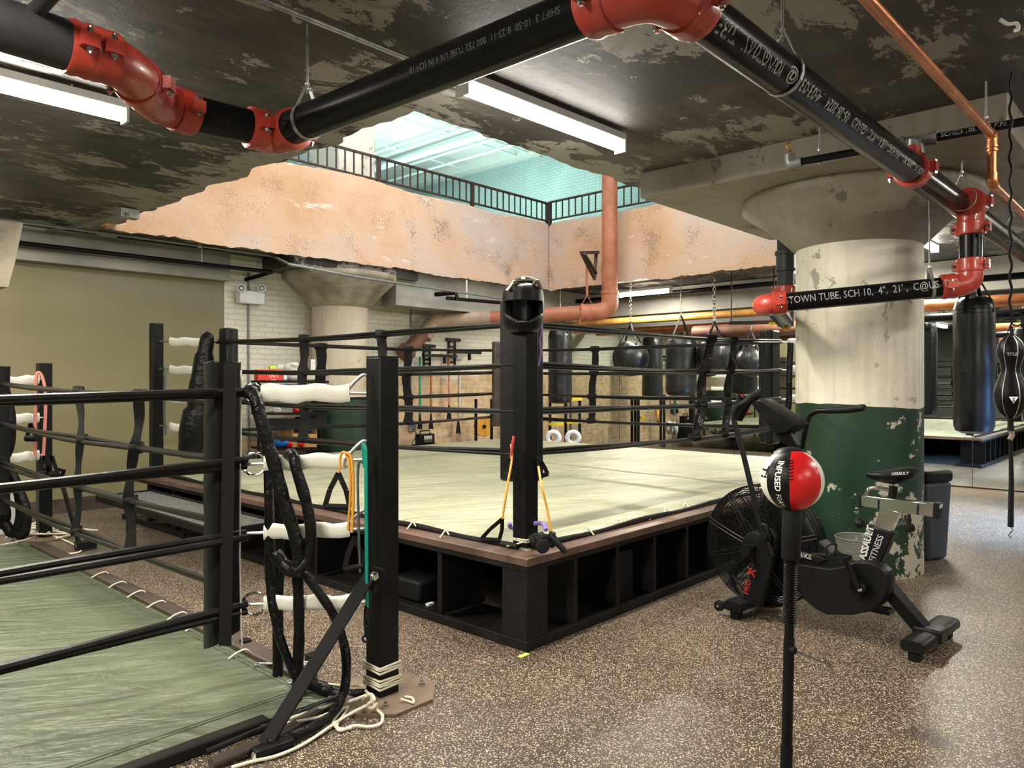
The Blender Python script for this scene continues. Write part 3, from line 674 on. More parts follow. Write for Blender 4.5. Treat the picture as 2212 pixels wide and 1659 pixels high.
# drop and low branch
J = FZ(2097, 440, ZP); YD = J.y
dz = 2.165
Dn = Vector((J.x, J.y, dz))
Dr = Vector((J.x-0.10, J.y-0.01, dz)); Dl = W(1688, 654, 5.42)
dD = (Dl-Dr).normalized(); RD = 0.068
t = fitting('pipe_tee', 'red tee clamp where the vertical drop leaves the lettered pipe', [J+UP*0.03, J-UP*0.16], 0.074, [(J-UP*0.17, UP)], smooth=0)
m1 = MB(); coupling_mb(m1, J, dB, PR, 0.16); q = m1.build('saddle', 'red_paint', t); bolts_mb(J, dB, PR).build('bolt', 'chrome', q)
plain_pipe('drop_pipe', [J-UP*0.17, Dn+UP*0.13], 0.070, 'black_pipe', 'short vertical black pipe between the red tee and red elbow at right', 'pipe', n=28)
fitting('pipe_elbow', 'red pipe elbow at right turning from the drop to the low pipe', [Dn+UP*0.13, Dn+UP*0.07, Dn+UP*0.02+dD*0.015, Dn+dD*0.07, Dn+dD*0.14], 0.070, [(Dn+UP*0.13, UP), (Dn+dD*0.14, dD)])
pD = plain_pipe('branch_pipe', [Dn+dD*0.14, Dl], RD, 'black_pipe', 'low black pipe with white lettering passing in front of the big column', 'pipe', n=32)
text_on('STOWN TUBE, SCH 10,  4",  21\' ,  C@US  DIS', 0.075, on_pipe(Dl, -dD, RD, 0.02, math.radians(-16)), False, 1.0, 0.0, 0.76).build('printing', 'white_ink', pD)
ch = hanger(Dn.lerp(Dl, 0.20), dD, RD, ZC, 'long steel rod hanger holding the low black pipe before the column')
El = Dl+dD*0.09
fitting('pipe_elbow', 'red pipe elbow at the left end of the low black pipe', [Dl-dD*0.02, Dl+dD*0.08, El+dD*0.03+Vector((0.01, 0.05, 0)), El+Vector((0.06, 0.14, 0))], RD, [(Dl+dD*0.015, dD)])
V1 = W(1697, 690, 7.15); V1.z = 2.05
plain_pipe('branch_pipe', [El+Vector((0.06, 0.12, 0)), Vector((V1.x, V1.y, El.z))], RD, 'black_pipe', 'black pipe running back behind the column from the low red elbow', 'pipe', n=24)
t = thing('standpipe', 'vertical dark pipe with ribbed coupling rising behind the column capital', 'pipe', V1)
VZ = lambda z: Vector((V1.x, V1.y, z))
MB().tube([VZ(2.02), VZ(3.17)], 0.078, 28).build('pipe', 'dusty_pipe', t)
m1 = MB(); coupling_mb(m1, VZ(2.36), UP, 0.078, 0.1); m1.build('coupling', 'red_paint', t)
MB().lathe([(0.08, 0), (0.098, 0), (0.098, 0.02), (0.088, 0.025), (0.088, 0.15), (0.098, 0.155), (0.098, 0.19), (0.08, 0.19)], VZ(2.55), UP, 28).build('sleeve', 'grey_plastic', t)
t = thing('ball_valve', 'brass ball valve with yellow lever below the red elbow', 'valve', W(1700, 690, 6.9))
MB().tube([W(1700, 668, 6.9), W(1700, 715, 6.9)], 0.03, 14).build('body', 'yellow_pipe', t)
MB().beam(W(1662, 699, 6.85), W(1703, 697, 6.85), 0.03, 0.02).build('lever', 'yellow_plastic', t, bevel=0.004)

# small sprinkler line E with its riser
ZE = 2.914; E0 = FZ(1712, 353, ZE); E1 = FZ(1984, 304, ZE); E2 = FZ(2212, 264, ZE); dE = (E1-E0).normalized()
pE = plain_pipe('sprinkler_pipe', [E0, E1], 0.024, 'black_pipe', 'thin black pipe from the brass outlet to the riser tee above the column', 'pipe', n=16)
pE2 = plain_pipe('sprinkler_pipe', [E1, E1+dE*1.6], 0.024, 'black_pipe', 'thin black pipe running right from the riser tee', 'pipe', n=16)
text_on('SCHED 10S  A53 PIPE', 0.035, on_pipe(E1, dE, 0.024, 0.12, math.radians(-20)), False, 1.0, 0.0006).build('printing', 'white_ink', pE2)
t = thing('fire_sprinkler', 'elbow with small brass sprinkler head at the thin pipe end', 'sprinkler', E0)
MB().tube([E0+dE*0.06, E0+dE*0.0, E0-dE*0.015+UP*0.012, E0-dE*0.02+UP*0.06], 0.032, 14, smooth=5).build('elbow', 'conduit_paint', t)
MB().ring(E0-dE*0.02+UP*0.11, (0.6, -0.8, 0), 0.028, 0.006, 20, 6).build('head', 'yellow_pipe', t)
Bt = Bs+dB*((FZ(1985, 366, ZP)-Bs).dot(dB))
t = thing('mechanical_tee', 'red strap tee with threaded riser feeding the thin pipe', 'pipe fitting', Bt)
m1 = MB(); coupling_mb(m1, Bt, dB, PR, 0.1); m1.lathe([(0.05, PR*0.9), (0.045, PR+0.06), (0.034, PR+0.06)], Bt, UP, 20); q = m1.build('strap', 'red_paint', t); bolts_mb(Bt, dB, PR).build('bolt', 'chrome', q)
MB().tube([Bt+UP*PR, Vector((Bt.x, Bt.y, ZE-0.03)), E1], 0.027, 14).build('riser', 'galvanised', t)
m1 = MB(); m1.tube([E1-dE*0.085, E1+dE*0.085], 0.034, 18); m1.tube([E1, E1-UP*0.08], 0.034, 18)
for q in (-0.085, 0.085): m1.lathe([(0.04, -0.012), (0.04, 0.012)], E1+dE*q, dE, 18)
m1.build('tee', 'conduit_paint', t)
hanger(FZ(1770, 345, ZE), dE, 0.024, ZC, 'small clip hanger on the thin pipe above the column capital')
hanger(FZ(2130, 278, ZE), dE, 0.024, ZC, 'small clip hanger on the thin pipe left of the copper pipe')

# copper pipe
K0 = FZ(1862, 0, 2.845); K1 = K0-AD*1.2; K2 = FZ(2143, 292, 2.845); K3 = Vector((K2.x, K2.y, W(0, 397, K2.y).z)); K4 = K3+AD*1.6
t = thing('copper_pipe', 'bright copper water pipe crossing the upper right then dropping beside the column', 'pipe', K2)
MB().tube([K1, K2-AD*0.03], 0.023, 16).build('upper_run', 'copper', t)
MB().tube([K2-AD*0.05, K2-AD*0.015, K2-UP*0.02, K2-UP*0.06], 0.028, 16, smooth=5).build('elbow', 'copper', t)
MB().tube([K2-UP*0.04, K3+UP*0.04], 0.023, 16).build('drop', 'copper', t)
MB().tube([K3+UP*0.06, K3+UP*0.015, K3+AD*0.02, K3+AD*0.06], 0.028, 16, smooth=5).build('elbow', 'copper', t)
MB().tube([K3+AD*0.03, K4], 0.023, 16).build('lower_run', 'copper', t)
m1 = MB()
for z in (0.065, 0.085): m1.lathe([(0.031, -0.006), (0.031, 0.006)], K2-UP*z, UP, 16)
m1.build('collar', 'copper', t)
# white light hook at top right
tag(MB().tube([W(2160, 42, 3.2), W(2178, 52, 3.2), W(2195, 50, 3.2), W(2200, 62, 3.2), W(2192, 66, 3.2)], 0.008, 8, smooth=5).build('ceiling_hook', 'bright_white'), 'white painted hook on the dark ceiling at top right', 'hook')

# conduits
def conduit(pts, r, m, lab, clips=(), cat='conduit', name='conduit'):
    t = thing(name, lab, cat, pts[0])
    MB().tube(pts, r, 10).build('tube', m, t)
    for p in clips: MB().box(p, (0.035, 0.035, 0.05), AD, BD).build('clip', 'galvanised', t)
    return t
c0 = FZ(560, 0, 3.10); conduit([c0-AD*1.0, FZ(890, 130, 3.10), FZ(985, 178, 3.10)], 0.014, 'galvanised', 'thin steel conduit on the ceiling above the long black pipe', [FZ(643, 34, 3.12)])
conduit([FZ(-30, 471, 3.12), FZ(200, 500, 3.12), FZ(430, 531, 3.12), FZ(588, 553, 3.12), W(625, 571, 8.9), W(760, 597, 9.3), W(900, 618, 10.2), W(1092, 646, 11.8)], 0.016, 'conduit_paint', 'long grey conduit running under the lower edge of the pale concrete face', [FZ(430, 531, 3.11), W(672, 580, 9.6)])
t = conduit([FZ(276, 462, 3.1), FZ(215, 475, 3.12), FZ(185, 487, 3.14), AB(2.55, 9.28, 3.14)], 0.018, 'conduit_paint', 'short grey conduit leaving the junction box at left', [FZ(190, 485, 3.15)])
tag(MB().box(FZ(277, 462, 3.12), (0.17, 0.11, 0.09), AD, BD).build('junction_box', 'galvanised', bevel=0.004), 'steel junction box at the left corner of the ceiling opening', 'junction box')
tag(MB().box(FZ(230, 506, 3.12), (0.2, 0.08, 0.06), AD, BD).build('junction_box', 'conduit_paint', bevel=0.004), 'small grey inline junction box on the long conduit', 'junction box')
zq = 2.95; g0 = AB(-1.2, 9.17, zq); g1 = AB(5.15, 9.12, zq)
plain_pipe('gas_pipe', [g0, g1], 0.026, 'black_pipe', 'thin black pipe running along the left wall below the conduit', 'pipe', n=14)
plain_pipe('gas_pipe', [g1, AB(4.95, 9.46, 2.86)], 0.026, 'black_pipe', 'short black pipe returning from the long one into the brick wall', 'pipe', n=14)
plain_pipe('hanger_rod', [AB(4.2, 9.13, zq), AB(4.2, 9.13, ZC)], 0.008, 'white_plastic', 'thin white hanger rod on the black pipe at left', 'pipe hanger')
wl = AB(5.2, 9.45)
wa = lambda px: (lambda r: (9.47*0.678+0.735*9.47*0)/1)(px)
def wallpt(px, py, b=9.45):
    r = (px-CX)/FPX; # AB(a,b): x=.678a-.735b ; y=.735a+.678b
    a = (0.735*b+r*0.678*b)/(0.678-r*0.735); p = AB(a, b); p.z = EYE-(py-HY)/FPX*p.y; return p
def mirpt(px, py, a=11.9):
    r = (px-CX)/FPX; b = (0.678*a-r*0.735*a)/(0.735+r*0.678); p = AB(a, b); p.z = EYE-(py-HY)/FPX*p.y; return p
conduit([wallpt(537, 588), wallpt(537, 640), wallpt(537, 800), wallpt(537, 1000)], 0.013, 'conduit_paint', 'vertical grey conduit on the white brick behind the emergency light')
conduit([wallpt(888, 662), wallpt(888, 930)], 0.012, 'conduit_paint', 'vertical grey conduit on the brick wall behind the near ring post')
conduit([wallpt(993, 800), wallpt(993, 900)], 0.012, 'white_plastic', 'short pale conduit low on the brick wall by the bands')
# emergency light
ec = wallpt(541, 643, 9.38); t = thing('emergency_light', 'white emergency light with two round lamps on the white brick', 'emergency light', ec)
MB().box(ec, (0.36, 0.12, 0.17), AD, BD).build('case', 'white_plastic', t, bevel=0.01)
for px in (522, 566):
    q = wallpt(px, 623, 9.30); s = MB().lathe([(0.0, -0.05), (0.045, -0.045), (0.055, 0.0), (0.052, 0.012), (0.02, 0.02), (0, 0.02)], q, (0.25, -0.95, 0.1), 20).build('lamp_head', 'white_plastic', t)
    MB().ring(q+Vector((0.005, -0.02, 0)), (0.25, -0.95, 0.1), 0.03, 0.006, 18, 6).build('bezel', 'black_steel', s)

# terracotta drain pipe
q0 = W(1317, 330, 12.0); q1 = W(1317, 640, 12.0)
t = thing('drain_pipe', 'large terracotta painted pipe dropping through the opening and turning left', 'pipe', q1)
RT = 0.125
MB().tube([q0, q1], RT, 28).build('riser', 'terracotta_paint', t)
zl = W(0, 674, 12.0).z
MB().tube([q1+UP*0.05, q1, W(1316, 660, 12.0), W(1300, 672, 12.0), W(1275, 675, 12.0), W(1262, 676, 12.0)], RT*1.1, 28, smooth=6).build('elbow', 'terracotta_paint', t)
MB().tube([W(1270, 675, 12.0), W(1150, 683, 12.15), W(1060, 688, 12.2)], RT*0.96, 28).build('run', 'terracotta_paint', t)
MB().lathe([(RT*1.02, -0.03), (RT*1.16, -0.03), (RT*1.16, 0.03), (RT*1.02, 0.03)], q1+UP*0.06, UP, 28).build('collar', 'terracotta_paint', t); m1 = MB(); m1.lathe([(RT*1.02, -0.03), (RT*1.16, -0.03), (RT*1.16, 0.03), (RT*1.02, 0.03)], W(1258, 676, 12.0), (1, 0, 0), 28)
m1.build('collar', 'terracotta_paint', t)
MB().tube([W(1060, 688, 12.2), W(1010, 690, 12.2), W(950, 694, 12.2)], RT*0.94, 28).build('cream_section', 'cream_pipe', t)
MB().tube([W(956, 693, 12.2), W(938, 697, 12.2), W(925, 712, 12.15), W(915, 728, 12.1)], RT*1.08, 28, smooth=6).build('bend', 'cream_pipe', t)
MB().tube([W(925, 712, 12.15), W(872, 766, 11.75)], RT*0.9, 28).build('lower_run', 'rust_pipe', t)
MB().lathe([(RT*0.95, -0.06), (RT*1.2, -0.06), (RT*1.2, 0.06), (RT*0.95, 0.06)], W(876, 762, 11.78), W(872, 766, 11.75)-W(925, 712, 12.15), 28).build('hub', 'rust_pipe', t)
m1 = MB(); hz = W(1265, 655, 12.0)
m1.tube([W(1268, 560, 12.0), W(1268, 638, 12.0)], 0.02, 10); m1.beam(W(1268, 638, 12.0), W(1254, 662, 12.0), 0.03, 0.01); m1.beam(W(1268, 638, 12.0), W(1282, 662, 12.0), 0.03, 0.01); m1.beam(W(1253, 662, 11.9), W(1253, 700, 11.95), 0.03, 0.01)
m1.build('hanger', 'terracotta_paint', t)
# bracket on the face
m1 = MB(); k = W(1284, 545, 11.95)
m1.beam(W(1255, 546, 11.6), W(1292, 545, 12.3), 0.05, 0.05); m1.beam(W(1288, 543, 12.3), W(1284, 604, 12.25), 0.05, 0.08); m1.beam(W(1258, 548, 11.65), W(1283, 598, 12.25), 0.05, 0.05); m1.beam(W(1262, 548, 11.65), W(1288, 590, 12.25), 0.04, 0.04)
tag(m1.build('steel_bracket', 'dark_wood'), 'dark triangular steel bracket on the pink concrete left of the terracotta pipe', 'bracket')

# long pipes along the mirror wall
def mp(px0, py0, px1, py1, a, r, m, lab, nm='copper_pipe', clips=()):
    p = mirpt(px0, py0, a); q = mirpt(px1, py1, a); z = (p.z+q.z)/2; p.z = q.z = z
    o = plain_pipe(nm, [p, q], r, m, lab, 'pipe', n=16); return o
mp(1236, 701, 1730, 668, 11.35, 0.062, 'yellow_pipe', 'long ochre yellow pipe across the far wall above the bags', 'gas_pipe')
mp(1240, 719, 1745, 690, 11.6, 0.035, 'copper', 'slim copper pipe under the ochre pipe on the far wall')
mp(1500, 722, 1740, 703, 11.25, 0.11, 'rust_pipe', 'thick rusty brown pipe left of the column at the far wall', 'drain_pipe')
mp(1238, 651, 1730, 608, 11.3, 0.04, 'black_pipe', 'slim black pipe high on the far wall above the ochre pipe', 'sprinkler_pipe')
mp(1940, 664, 2260, 645, 9.6, 0.07, 'copper', 'copper coloured pipe right of the column behind the heavy bags')
mp(1940, 688, 2260, 676, 9.8, 0.05, 'black_pipe', 'dark pipe under the copper one right of the column', 'drain_pipe')
mp(1940, 612, 2260, 596, 9.0, 0.035, 'black_pipe', 'slim black pipe high right of the column', 'sprinkler_pipe')
# bent pipe on the beam
plain_pipe('valve_pipe', [W(940, 636, 11.3), W(985, 632, 11.2), W(988, 648, 11.2)], 0.035, 'black_pipe', 'black bent pipe stub on the beam behind the ring', 'pipe')
plain_pipe('sprinkler_pipe', [W(965, 644, 11.1), W(1095, 655, 12.0)], 0.028, 'black_pipe', 'thin black pipe along the beam left of the headgear', 'pipe')
plain_pipe('hanger_rod', [W(1008, 605, 11.5), W(1008, 650, 11.5)], 0.012, 'white_plastic', 'thin white hanger rod on the pipe left of the headgear', 'pipe hanger')
# tape marks
tag(MB().box(W(1113, 486, 12.88), (0.11, 0.01, 0.05), AD, BD).build('tape_strip', 'lime_tape'), 'lime green tape strip on the pink concrete near its corner', 'tape')
tag(MB().box(W(1131, 1416, 4.06)*1, (0.07, 0.03, 0.003), AD*-1, BD).build('tape_strip', 'lime_tape'), 'pale tape strip on the floor at the raised ring corner', 'tape')
for o in COL.objects:
    if o.get('label', '').startswith('pale tape strip'): o.location.z = 0.0015
# ================================================================ THE RAISED RING
PA0, PA1, PB0, PB1, PH = 3.07, 9.2, 2.72, 8.6, 0.516
ring = thing('ring_platform', 'raised boxing ring platform with dark open cubbies and olive canvas top', 'boxing ring', AB((PA0+PA1)/2, (PB0+PB1)/2, 0))
# canvas top with soft lumpy edge
def canvas_sheet(a0, a1, b0, b1, z, th, nx, ny, amp, seed):
    vs = []; fs = []
    for i in range(nx+1):
        for j in range(ny+1):
            a = a0+(a1-a0)*i/nx; b = b0+(b1-b0)*j/ny
            e = min(i, nx-i, j, ny-j)
            h = z+amp*noise.noise(Vector((a*1.7, b*1.7, seed)))
            if e == 0: h = z-th; 
            p = AB(a, b, h)
            if e == 0: p += (AD*(1 if i == nx else -1 if i == 0 else 0)+BD*(1 if j == ny else -1 if j == 0 else 0))*(0.012+0.012*noise.noise(Vector((a*5, b*5, seed))))
            vs.append(p)
    for i in range(nx):
        for j in range(ny): fs.append((i*(ny+1)+j, (i+1)*(ny+1)+j, (i+1)*(ny+1)+j+1, i*(ny+1)+j+1))
    return MB().add(vs, fs)
canvas_sheet(PA0+0.16, PA1-0.1, PB0+0.15, PB1-0.1, PH+0.03, 0.034, 90, 90, 0.006, 2).build('canvas', 'canvas', ring)
for nm, pts in (('padding_edge', [AB(PA0+0.145, b, PH+0.012+0.006*math.sin(b*7)) for b in [PB0+0.2+k*0.12 for k in range(47)]]), ('padding_edge', [AB(a, PB0+0.135, PH+0.012+0.007*math.sin(a*6)) for a in [PA0+0.2+k*0.12 for k in range(49)]])):
    MB().tube(pts, 0.018, 8).build(nm, 'black_vinyl', ring)
m1 = MB().abox(PA0, PA0+0.28, PB0, PB1, PH-0.045, PH); m1.build('top_board', 'board_wood', ring, bevel=0.004)
MB().abox(PA0+0.28, PA1, PB0, PB0+0.28, PH-0.045, PH).build('top_board', 'board_wood', ring, bevel=0.004)
MB().abox(PA1-0.2, PA1, PB0+0.28, PB1, PH-0.045, PH).build('top_board', 'board_wood', ring)
MB().abox(PA0+0.28, PA1-0.2, PB1-0.2, PB1, PH-0.045, PH).build('top_board', 'board_wood', ring)
MB().abox(PA0+0.28, PA1-0.2, PB0+0.28, PB1-0.2, PH-0.06, PH-0.004).build('deck', 'painted_wood', ring)
for args in ((PA0+0.005, PA0+0.045, PB0+0.005, PB1), (PA0+0.045, PA1, PB0+0.005, PB0+0.045)):
    MB().abox(*args, 0.0, 0.055).build('sill', 'painted_wood', ring, bevel=0.003)
    MB().abox(*args, PH-0.075, PH-0.045).build('top_rail', 'painted_wood', ring)
MB().abox(PA0+0.045, PA0+0.42, PB0+0.05, PB1-0.1, 0.0, 0.028).build('bottom_shelf', 'painted_wood', ring)
MB().abox(PA0+0.46, PA1-0.1, PB0+0.05, PB0+0.42, 0.0, 0.028).build('bottom_shelf', 'painted_wood', ring)
# corner panels
MB().abox(PA0+0.012, PA0+0.03, PB0+0.012, PB0+0.20, 0.055, PH-0.045).build('corner_panel', 'painted_wood', ring, bevel=0.002)
MB().abox(PA0+0.03, PA0+0.19, PB0+0.012, PB0+0.03, 0.055, PH-0.045).build('corner_panel', 'painted_wood', ring, bevel=0.002)
b = PB0+0.74
while b < PB1-0.1:
    MB().abox(PA0+0.02, PA0+0.40, b-0.019, b+0.019, 0.055, PH-0.045).build('upright', 'painted_wood', ring); b += 0.76 if b < 4 else 0.62
a = PA0+0.46
while a < PA1-0.1:
    MB().abox(a-0.019, a+0.019, PB0+0.02, PB0+0.40, 0.055, PH-0.045).build('upright', 'painted_wood', ring); a += 0.44
MB().abox(PA0+1.5, PA0+1.54, PB0+0.6, PB1-0.3, 0, PH-0.06).build('inner_wall', 'painted_wood', ring)
MB().abox(PA0+0.8, PA1-0.3, PB0+1.5, PB0+1.54, 0, PH-0.06).build('inner_wall', 'painted_wood', ring)
# lacing knots along the canvas edge
for px, py in ((892, 1131), (963, 1149), (1269, 1143), (1335, 1125), (1391, 1112), (1440, 1100), (1480, 1090)):
    p = FZ(px, py, PH+0.035); dd = (BD if px < 1140 else AD)
    m1 = MB(); o1 = -AD if px < 1140 else -BD
    m1.tube([p-o1*0.02, p+UP*0.012, p+o1*0.03-UP*0.012, p+o1*0.05-UP*0.03], 0.005, 6, smooth=4); m1.tube([p+dd*0.02-UP*0.01, p+UP*0.01, p-dd*0.03-UP*0.015], 0.005, 6, smooth=4)
    m1.build('lacing', 'cotton_rope', ring)
# things stowed in the cubbies
tag(MB().abox(PA0+0.98, PA0+1.2, PB0+0.10, PB0+0.4, 0.029, 0.36).build('storage_box', 'rubber', bevel=0.01), 'black box stowed in the cubby right of the ring corner', 'box')
tag(MB().abox(PA0+0.12, PA0+0.34, PB0+1.05, PB0+1.35, 0.029, 0.17).build('storage_box', 'rubber', bevel=0.02), 'low black box stowed in the cubby left of the ring corner', 'box')
tag(MB().box(AB(PA0+0.15, PB0+0.98, 0.038), (0.05, 0.03, 0.015), AD, BD).build('paper_scrap', 'bright_white'), 'white scrap of paper lying in the left cubby of the ring', 'paper')

# ---------------------------------------------------------------- posts
def ring_post(c, zb, zt, label, side=0.108, plate=0.17, rot=0):
    t = thing('ring_post', label, 'ring post', (c.x, c.y, zb), 'steel ring posts')
    MB().box((c.x, c.y, (zb+0.01+zt)/2), (side, side, zt-zb-0.01), AD, BD).build('tube', 'black_steel', t, bevel=0.006)
    if plate:
        s = plate; k = s*0.45
        poly = [AB(x, y) for x, y in ((-s, -k), (-k, -s), (k, -s), (s, -k), (s, k), (k, s), (-k, s), (-s, k))]
        MB().prism([Vector((c.x, c.y, zb))+p for p in poly], UP*0.014).build('base_plate', 'plywood' if plate > 0.2 else 'black_steel', t)
        if plate > 0.2:
            for x, y in ((s*0.72, -s*0.35), (-s*0.4, -s*0.62), (s*0.4, s*0.72), (-s*0.72, s*0.4)):
                MB().lathe([(0.018, 0), (0.018, 0.008), (0.011, 0.008), (0.011, 0.022), (0.006, 0.022), (0.006, 0.034)], Vector((c.x, c.y, zb+0.0145))+AB(x, y), UP, 6).build('bolt', 'chrome', t)
    MB().box((c.x, c.y, zt+0.002), (side*0.98, side*0.98, 0.006), AD, BD).build('cap', 'black_steel', t)
    return t
PN = AB(3.25, 2.90); PL = AB(3.2, 8.0); PRr = AB(8.95, 2.95); PFf = AB(8.95, 8.35)
PN = W(1135, 0, 4.40); PN.z = 0
ring_post(PN, PH+0.001, 2.07, 'black steel post at the near corner of the raised ring, wearing a headgear', plate=0)
ring_post(PL, PH+0.001, 2.09, 'black steel post at the left corner of the raised ring with four white turnbuckles', plate=0)
ring_post(PRr, PH+0.001, 2.07, 'steel post at the right corner of the raised ring hidden behind the column', plate=0)
ring_post(PFf, PH+0.001, 2.07, 'steel post at the far corner of the raised ring', plate=0)
# cord lashing at the foot of the near post
def lash(c, z0, n, side, r, label, tail=None):
    t = thing('cord_lashing', label, 'rope', (c.x, c.y, z0), 'white cord lashings')
    h = side/2+r
    m1 = MB()
    for i in range(n):
        z = z0+i*r*2.05; q = [AB(x, y, z+0.004*((i+k) % 2)) for k, (x, y) in enumerate(((-h, -h), (h, -h), (h, h), (-h, h)))]
        m1.tube([Vector((c.x, c.y, 0))+p for p in q], r, 8, closed=True)
    m1.build('wraps', 'cotton_rope', t)
    if tail: MB().tube(tail, r, 8, smooth=6).build('tail', 'cotton_rope', t)
    return t
lash(PN, PH+0.045, 2, 0.108, 0.005, 'white cord lashed round the foot of the headgear post', [PN+AB(-0.07, -0.05, PH+0.05), PN+AB(-0.08, 0.03, PH+0.02), PN+AB(-0.1, 0.06, PH+0.012)])

# ---------------------------------------------------------------- ropes
def rope_mb(p0, p1, r, sag=0.0, strands=3, seed=0, n=28):
    rr = random.Random(seed); p0 = Vector(p0); p1 = Vector(p1); d = (p1-p0).normalized(); s = d.cross(UP).normalized(); m1 = MB(); ph = rr.uniform(0, 6)
    for k in range(strands):
        pts = []
        for i in range(n+1):
            t = i/n; q = p0.lerp(p1, t)-UP*sag*4*t*(1-t)
            spread = r*0.62*(0.75+0.45*math.sin(t*9+ph+k)); a = 2*math.pi*k/strands+t*2.2+ph
            pts.append(q+s*math.cos(a)*spread+UP*math.sin(a)*spread)
        m1.tube(pts, r*0.62, 8)
    return m1
RN = AB(3.38, 3.03); RL = AB(3.4, 7.03); RR_ = AB(7.3, 3.08); RF = AB(7.45, 7.05)
hN = [1.842, 1.595, 1.310, 1.057]; hR = [1.885, 1.605, 1.31, 1.035]; hL = [1.875, 1.59, 1.30, 1.01]; hF = [1.91, 1.61, 1.325, 1.01]
nm4 = ['top', 'second', 'third', 'bottom']
for (p, hp_, q, hq, side, sg) in ((RN, hN, RL, hL, 'near left', 1), (RN, hN, RR_, hR, 'near right', 2), (RL, hL, RF, hF, 'far left', 3), (RR_, hR, RF, hF, 'far right', 4)):
    for i in range(4):
        rad = 0.021 if sg < 3 else 0.019
        tag(rope_mb(p+UP*hp_[i], q+UP*hq[i], rad, 0.015+0.01*(i % 2), 3, sg*10+i).build('ring_rope', 'rope_vinyl'),
            '%s rope on the %s side of the raised ring' % (nm4[i], side), 'boxing rope', 'ropes of the raised ring')
# corner pads (vinyl cushions) - chevrons facing into the ring
def corner_pad(c, ia, ib, z0, z1, arm, label, col='pad_vinyl', th=0.075, seam=True, slant=0.0, straps=()):
    """ia, ib = signs of the inward directions"""
    c = Vector((c.x, c.y, 0)); t = thing('corner_pad', label, 'ring corner pad', c+UP*z0, 'vinyl corner pads')
    A = AD*ia; B = BD*ib
    m1 = MB()
    poly = [c-A*0.0-B*0.0, c+A*arm, c+A*arm+B*th, c+A*th*1.25+B*th*1.25, c+B*arm+A*th, c+B*arm]
    lo = [p+UP*(z0-slant*(1 if i in (0,) else 0)) for i, p in enumerate(poly)]; hi = [p+UP*z1 for p in poly]; n = len(poly)
    m1.add(lo+hi, [tuple(range(n-1, -1, -1)), tuple(range(n, 2*n))]+[(i, (i+1) % n, (i+1) % n+n, i+n) for i in range(n)])
    m1.build('cushion', col, t, bevel=0.018)
    for z in straps: MB().box(c+(A+B)*0.03+UP*z, (arm*1.45, 0.02, 0.03), (A-B).normalized(), (A+B).normalized()).build('strap', 'webbing', t)
    return t
corner_pad(RN-AD*0.02-BD*0.02, 1, 1, 0.875, 2.0, 0.20, 'tall black vinyl corner pad behind the headgear post', 'pad_vinyl')
corner_pad(RL+BD*0.0, 1, -1, 0.80, 2.01, 0.17, 'black vinyl corner pad at the left corner of the raised ring', 'pad_vinyl')
corner_pad(RR_, -1, 1, 0.87, 2.0, 0.20, 'black vinyl corner pad at the right corner of the raised ring by the column', 'pad_vinyl')
corner_pad(RF, -1, -1, 0.88, 2.03, 0.22, 'brownish vinyl corner pad at the far corner of the raised ring', 'dark_wood')

# ---------------------------------------------------------------- rope spacers (webbing straps tying the ropes together)
def spacer(pts, wd, label, grp, m='webbing', wraps=()):
    t = thing('rope_spacer', label, 'rope spacer', pts[0], grp)
    P = catmull(pts, 5); m1 = MB()
    vs = []; fs = []
    side = Vector((1, 0, 0))
    for i, p in enumerate(P):
        tw = 0.35*math.sin(i*0.7); s = (side*math.cos(tw)+Vector((0, 1, 0))*math.sin(tw))*wd/2; nn = Vector((0, 1, 0))*0.004
        vs += [p-s-nn, p+s-nn, p+s+nn, p-s+nn]
    for i in range(len(P)-1):
        a = i*4
        for k in range(4): fs.append((a+k, a+(k+1) % 4, a+4+(k+1) % 4, a+4+k))
    n = len(P)-1; fs += [(3, 2, 1, 0), (n*4, n*4+1, n*4+2, n*4+3)]
    MB().add(vs, fs).build('strap', m, t)
    for q, r in wraps: MB().lathe([(r, -wd*0.6), (r*1.1, 0), (r, wd*0.6)], q, (0.9, 0.2, 0), 14).build('wrap', m, t)
    return t
def on_rope(p, hp_, q, hq, i, px):
    r = (px-CX)/FPX; x0, y0, x1, y1 = p.x, p.y, q.x, q.y
    t = (r*y0-x0)/((x1-x0)-r*(y1-y0)); v = p.lerp(q, t); v.z = hp_[i]+(hq[i]-hp_[i])*t-0.015*4*t*(1-t); return v
def sp(p, hp_, q, hq, pxs, wd, label, m='webbing', grp='rope spacers on the raised ring'):
    P = [on_rope(p, hp_, q, hq, i, px) for i, px in enumerate(pxs) if px]
    pts = []
    for i, v in enumerate(P):
        pts.append(v+UP*(0.03 if i == 0 else 0)+Vector((0, -0.026, 0)))
        if i < len(P)-1: pts.append((v+P[i+1])/2+Vector((0.01*(-1)**i, -0.01, 0)))
    return spacer(pts, wd, label, grp, m, [(v, 0.034) for v in P])
sp(RN, hN, RL, hL, (657, 655, 658, 655), 0.075, 'black webbing strap on the near left ropes, left of the floor post')
sp(RN, hN, RL, hL, (823, 825, 827, 829), 0.07, 'black webbing strap just above the top of the near floor post')
sp(RL, hL, RF, hF, (693, 694, 694, 694), 0.11, 'wide black webbing strap on the far left ropes in front of the far column')
sp(RL, hL, RF, hF, (882, 878, 882, 882), 0.10, 'dark webbing strap on the far left ropes before the brick wall')
sp(RR_, hR, RF, hF, (1285, 1283, 1279, 1277), 0.085, 'brown webbing strap on the far right ropes beside the tall bag')
sp(RN, hN, RR_, hR, (1535, 1519, 1514, 1500), 0.075, 'shiny twisted black strap on the near right ropes, left one', 'sleeve_vinyl')
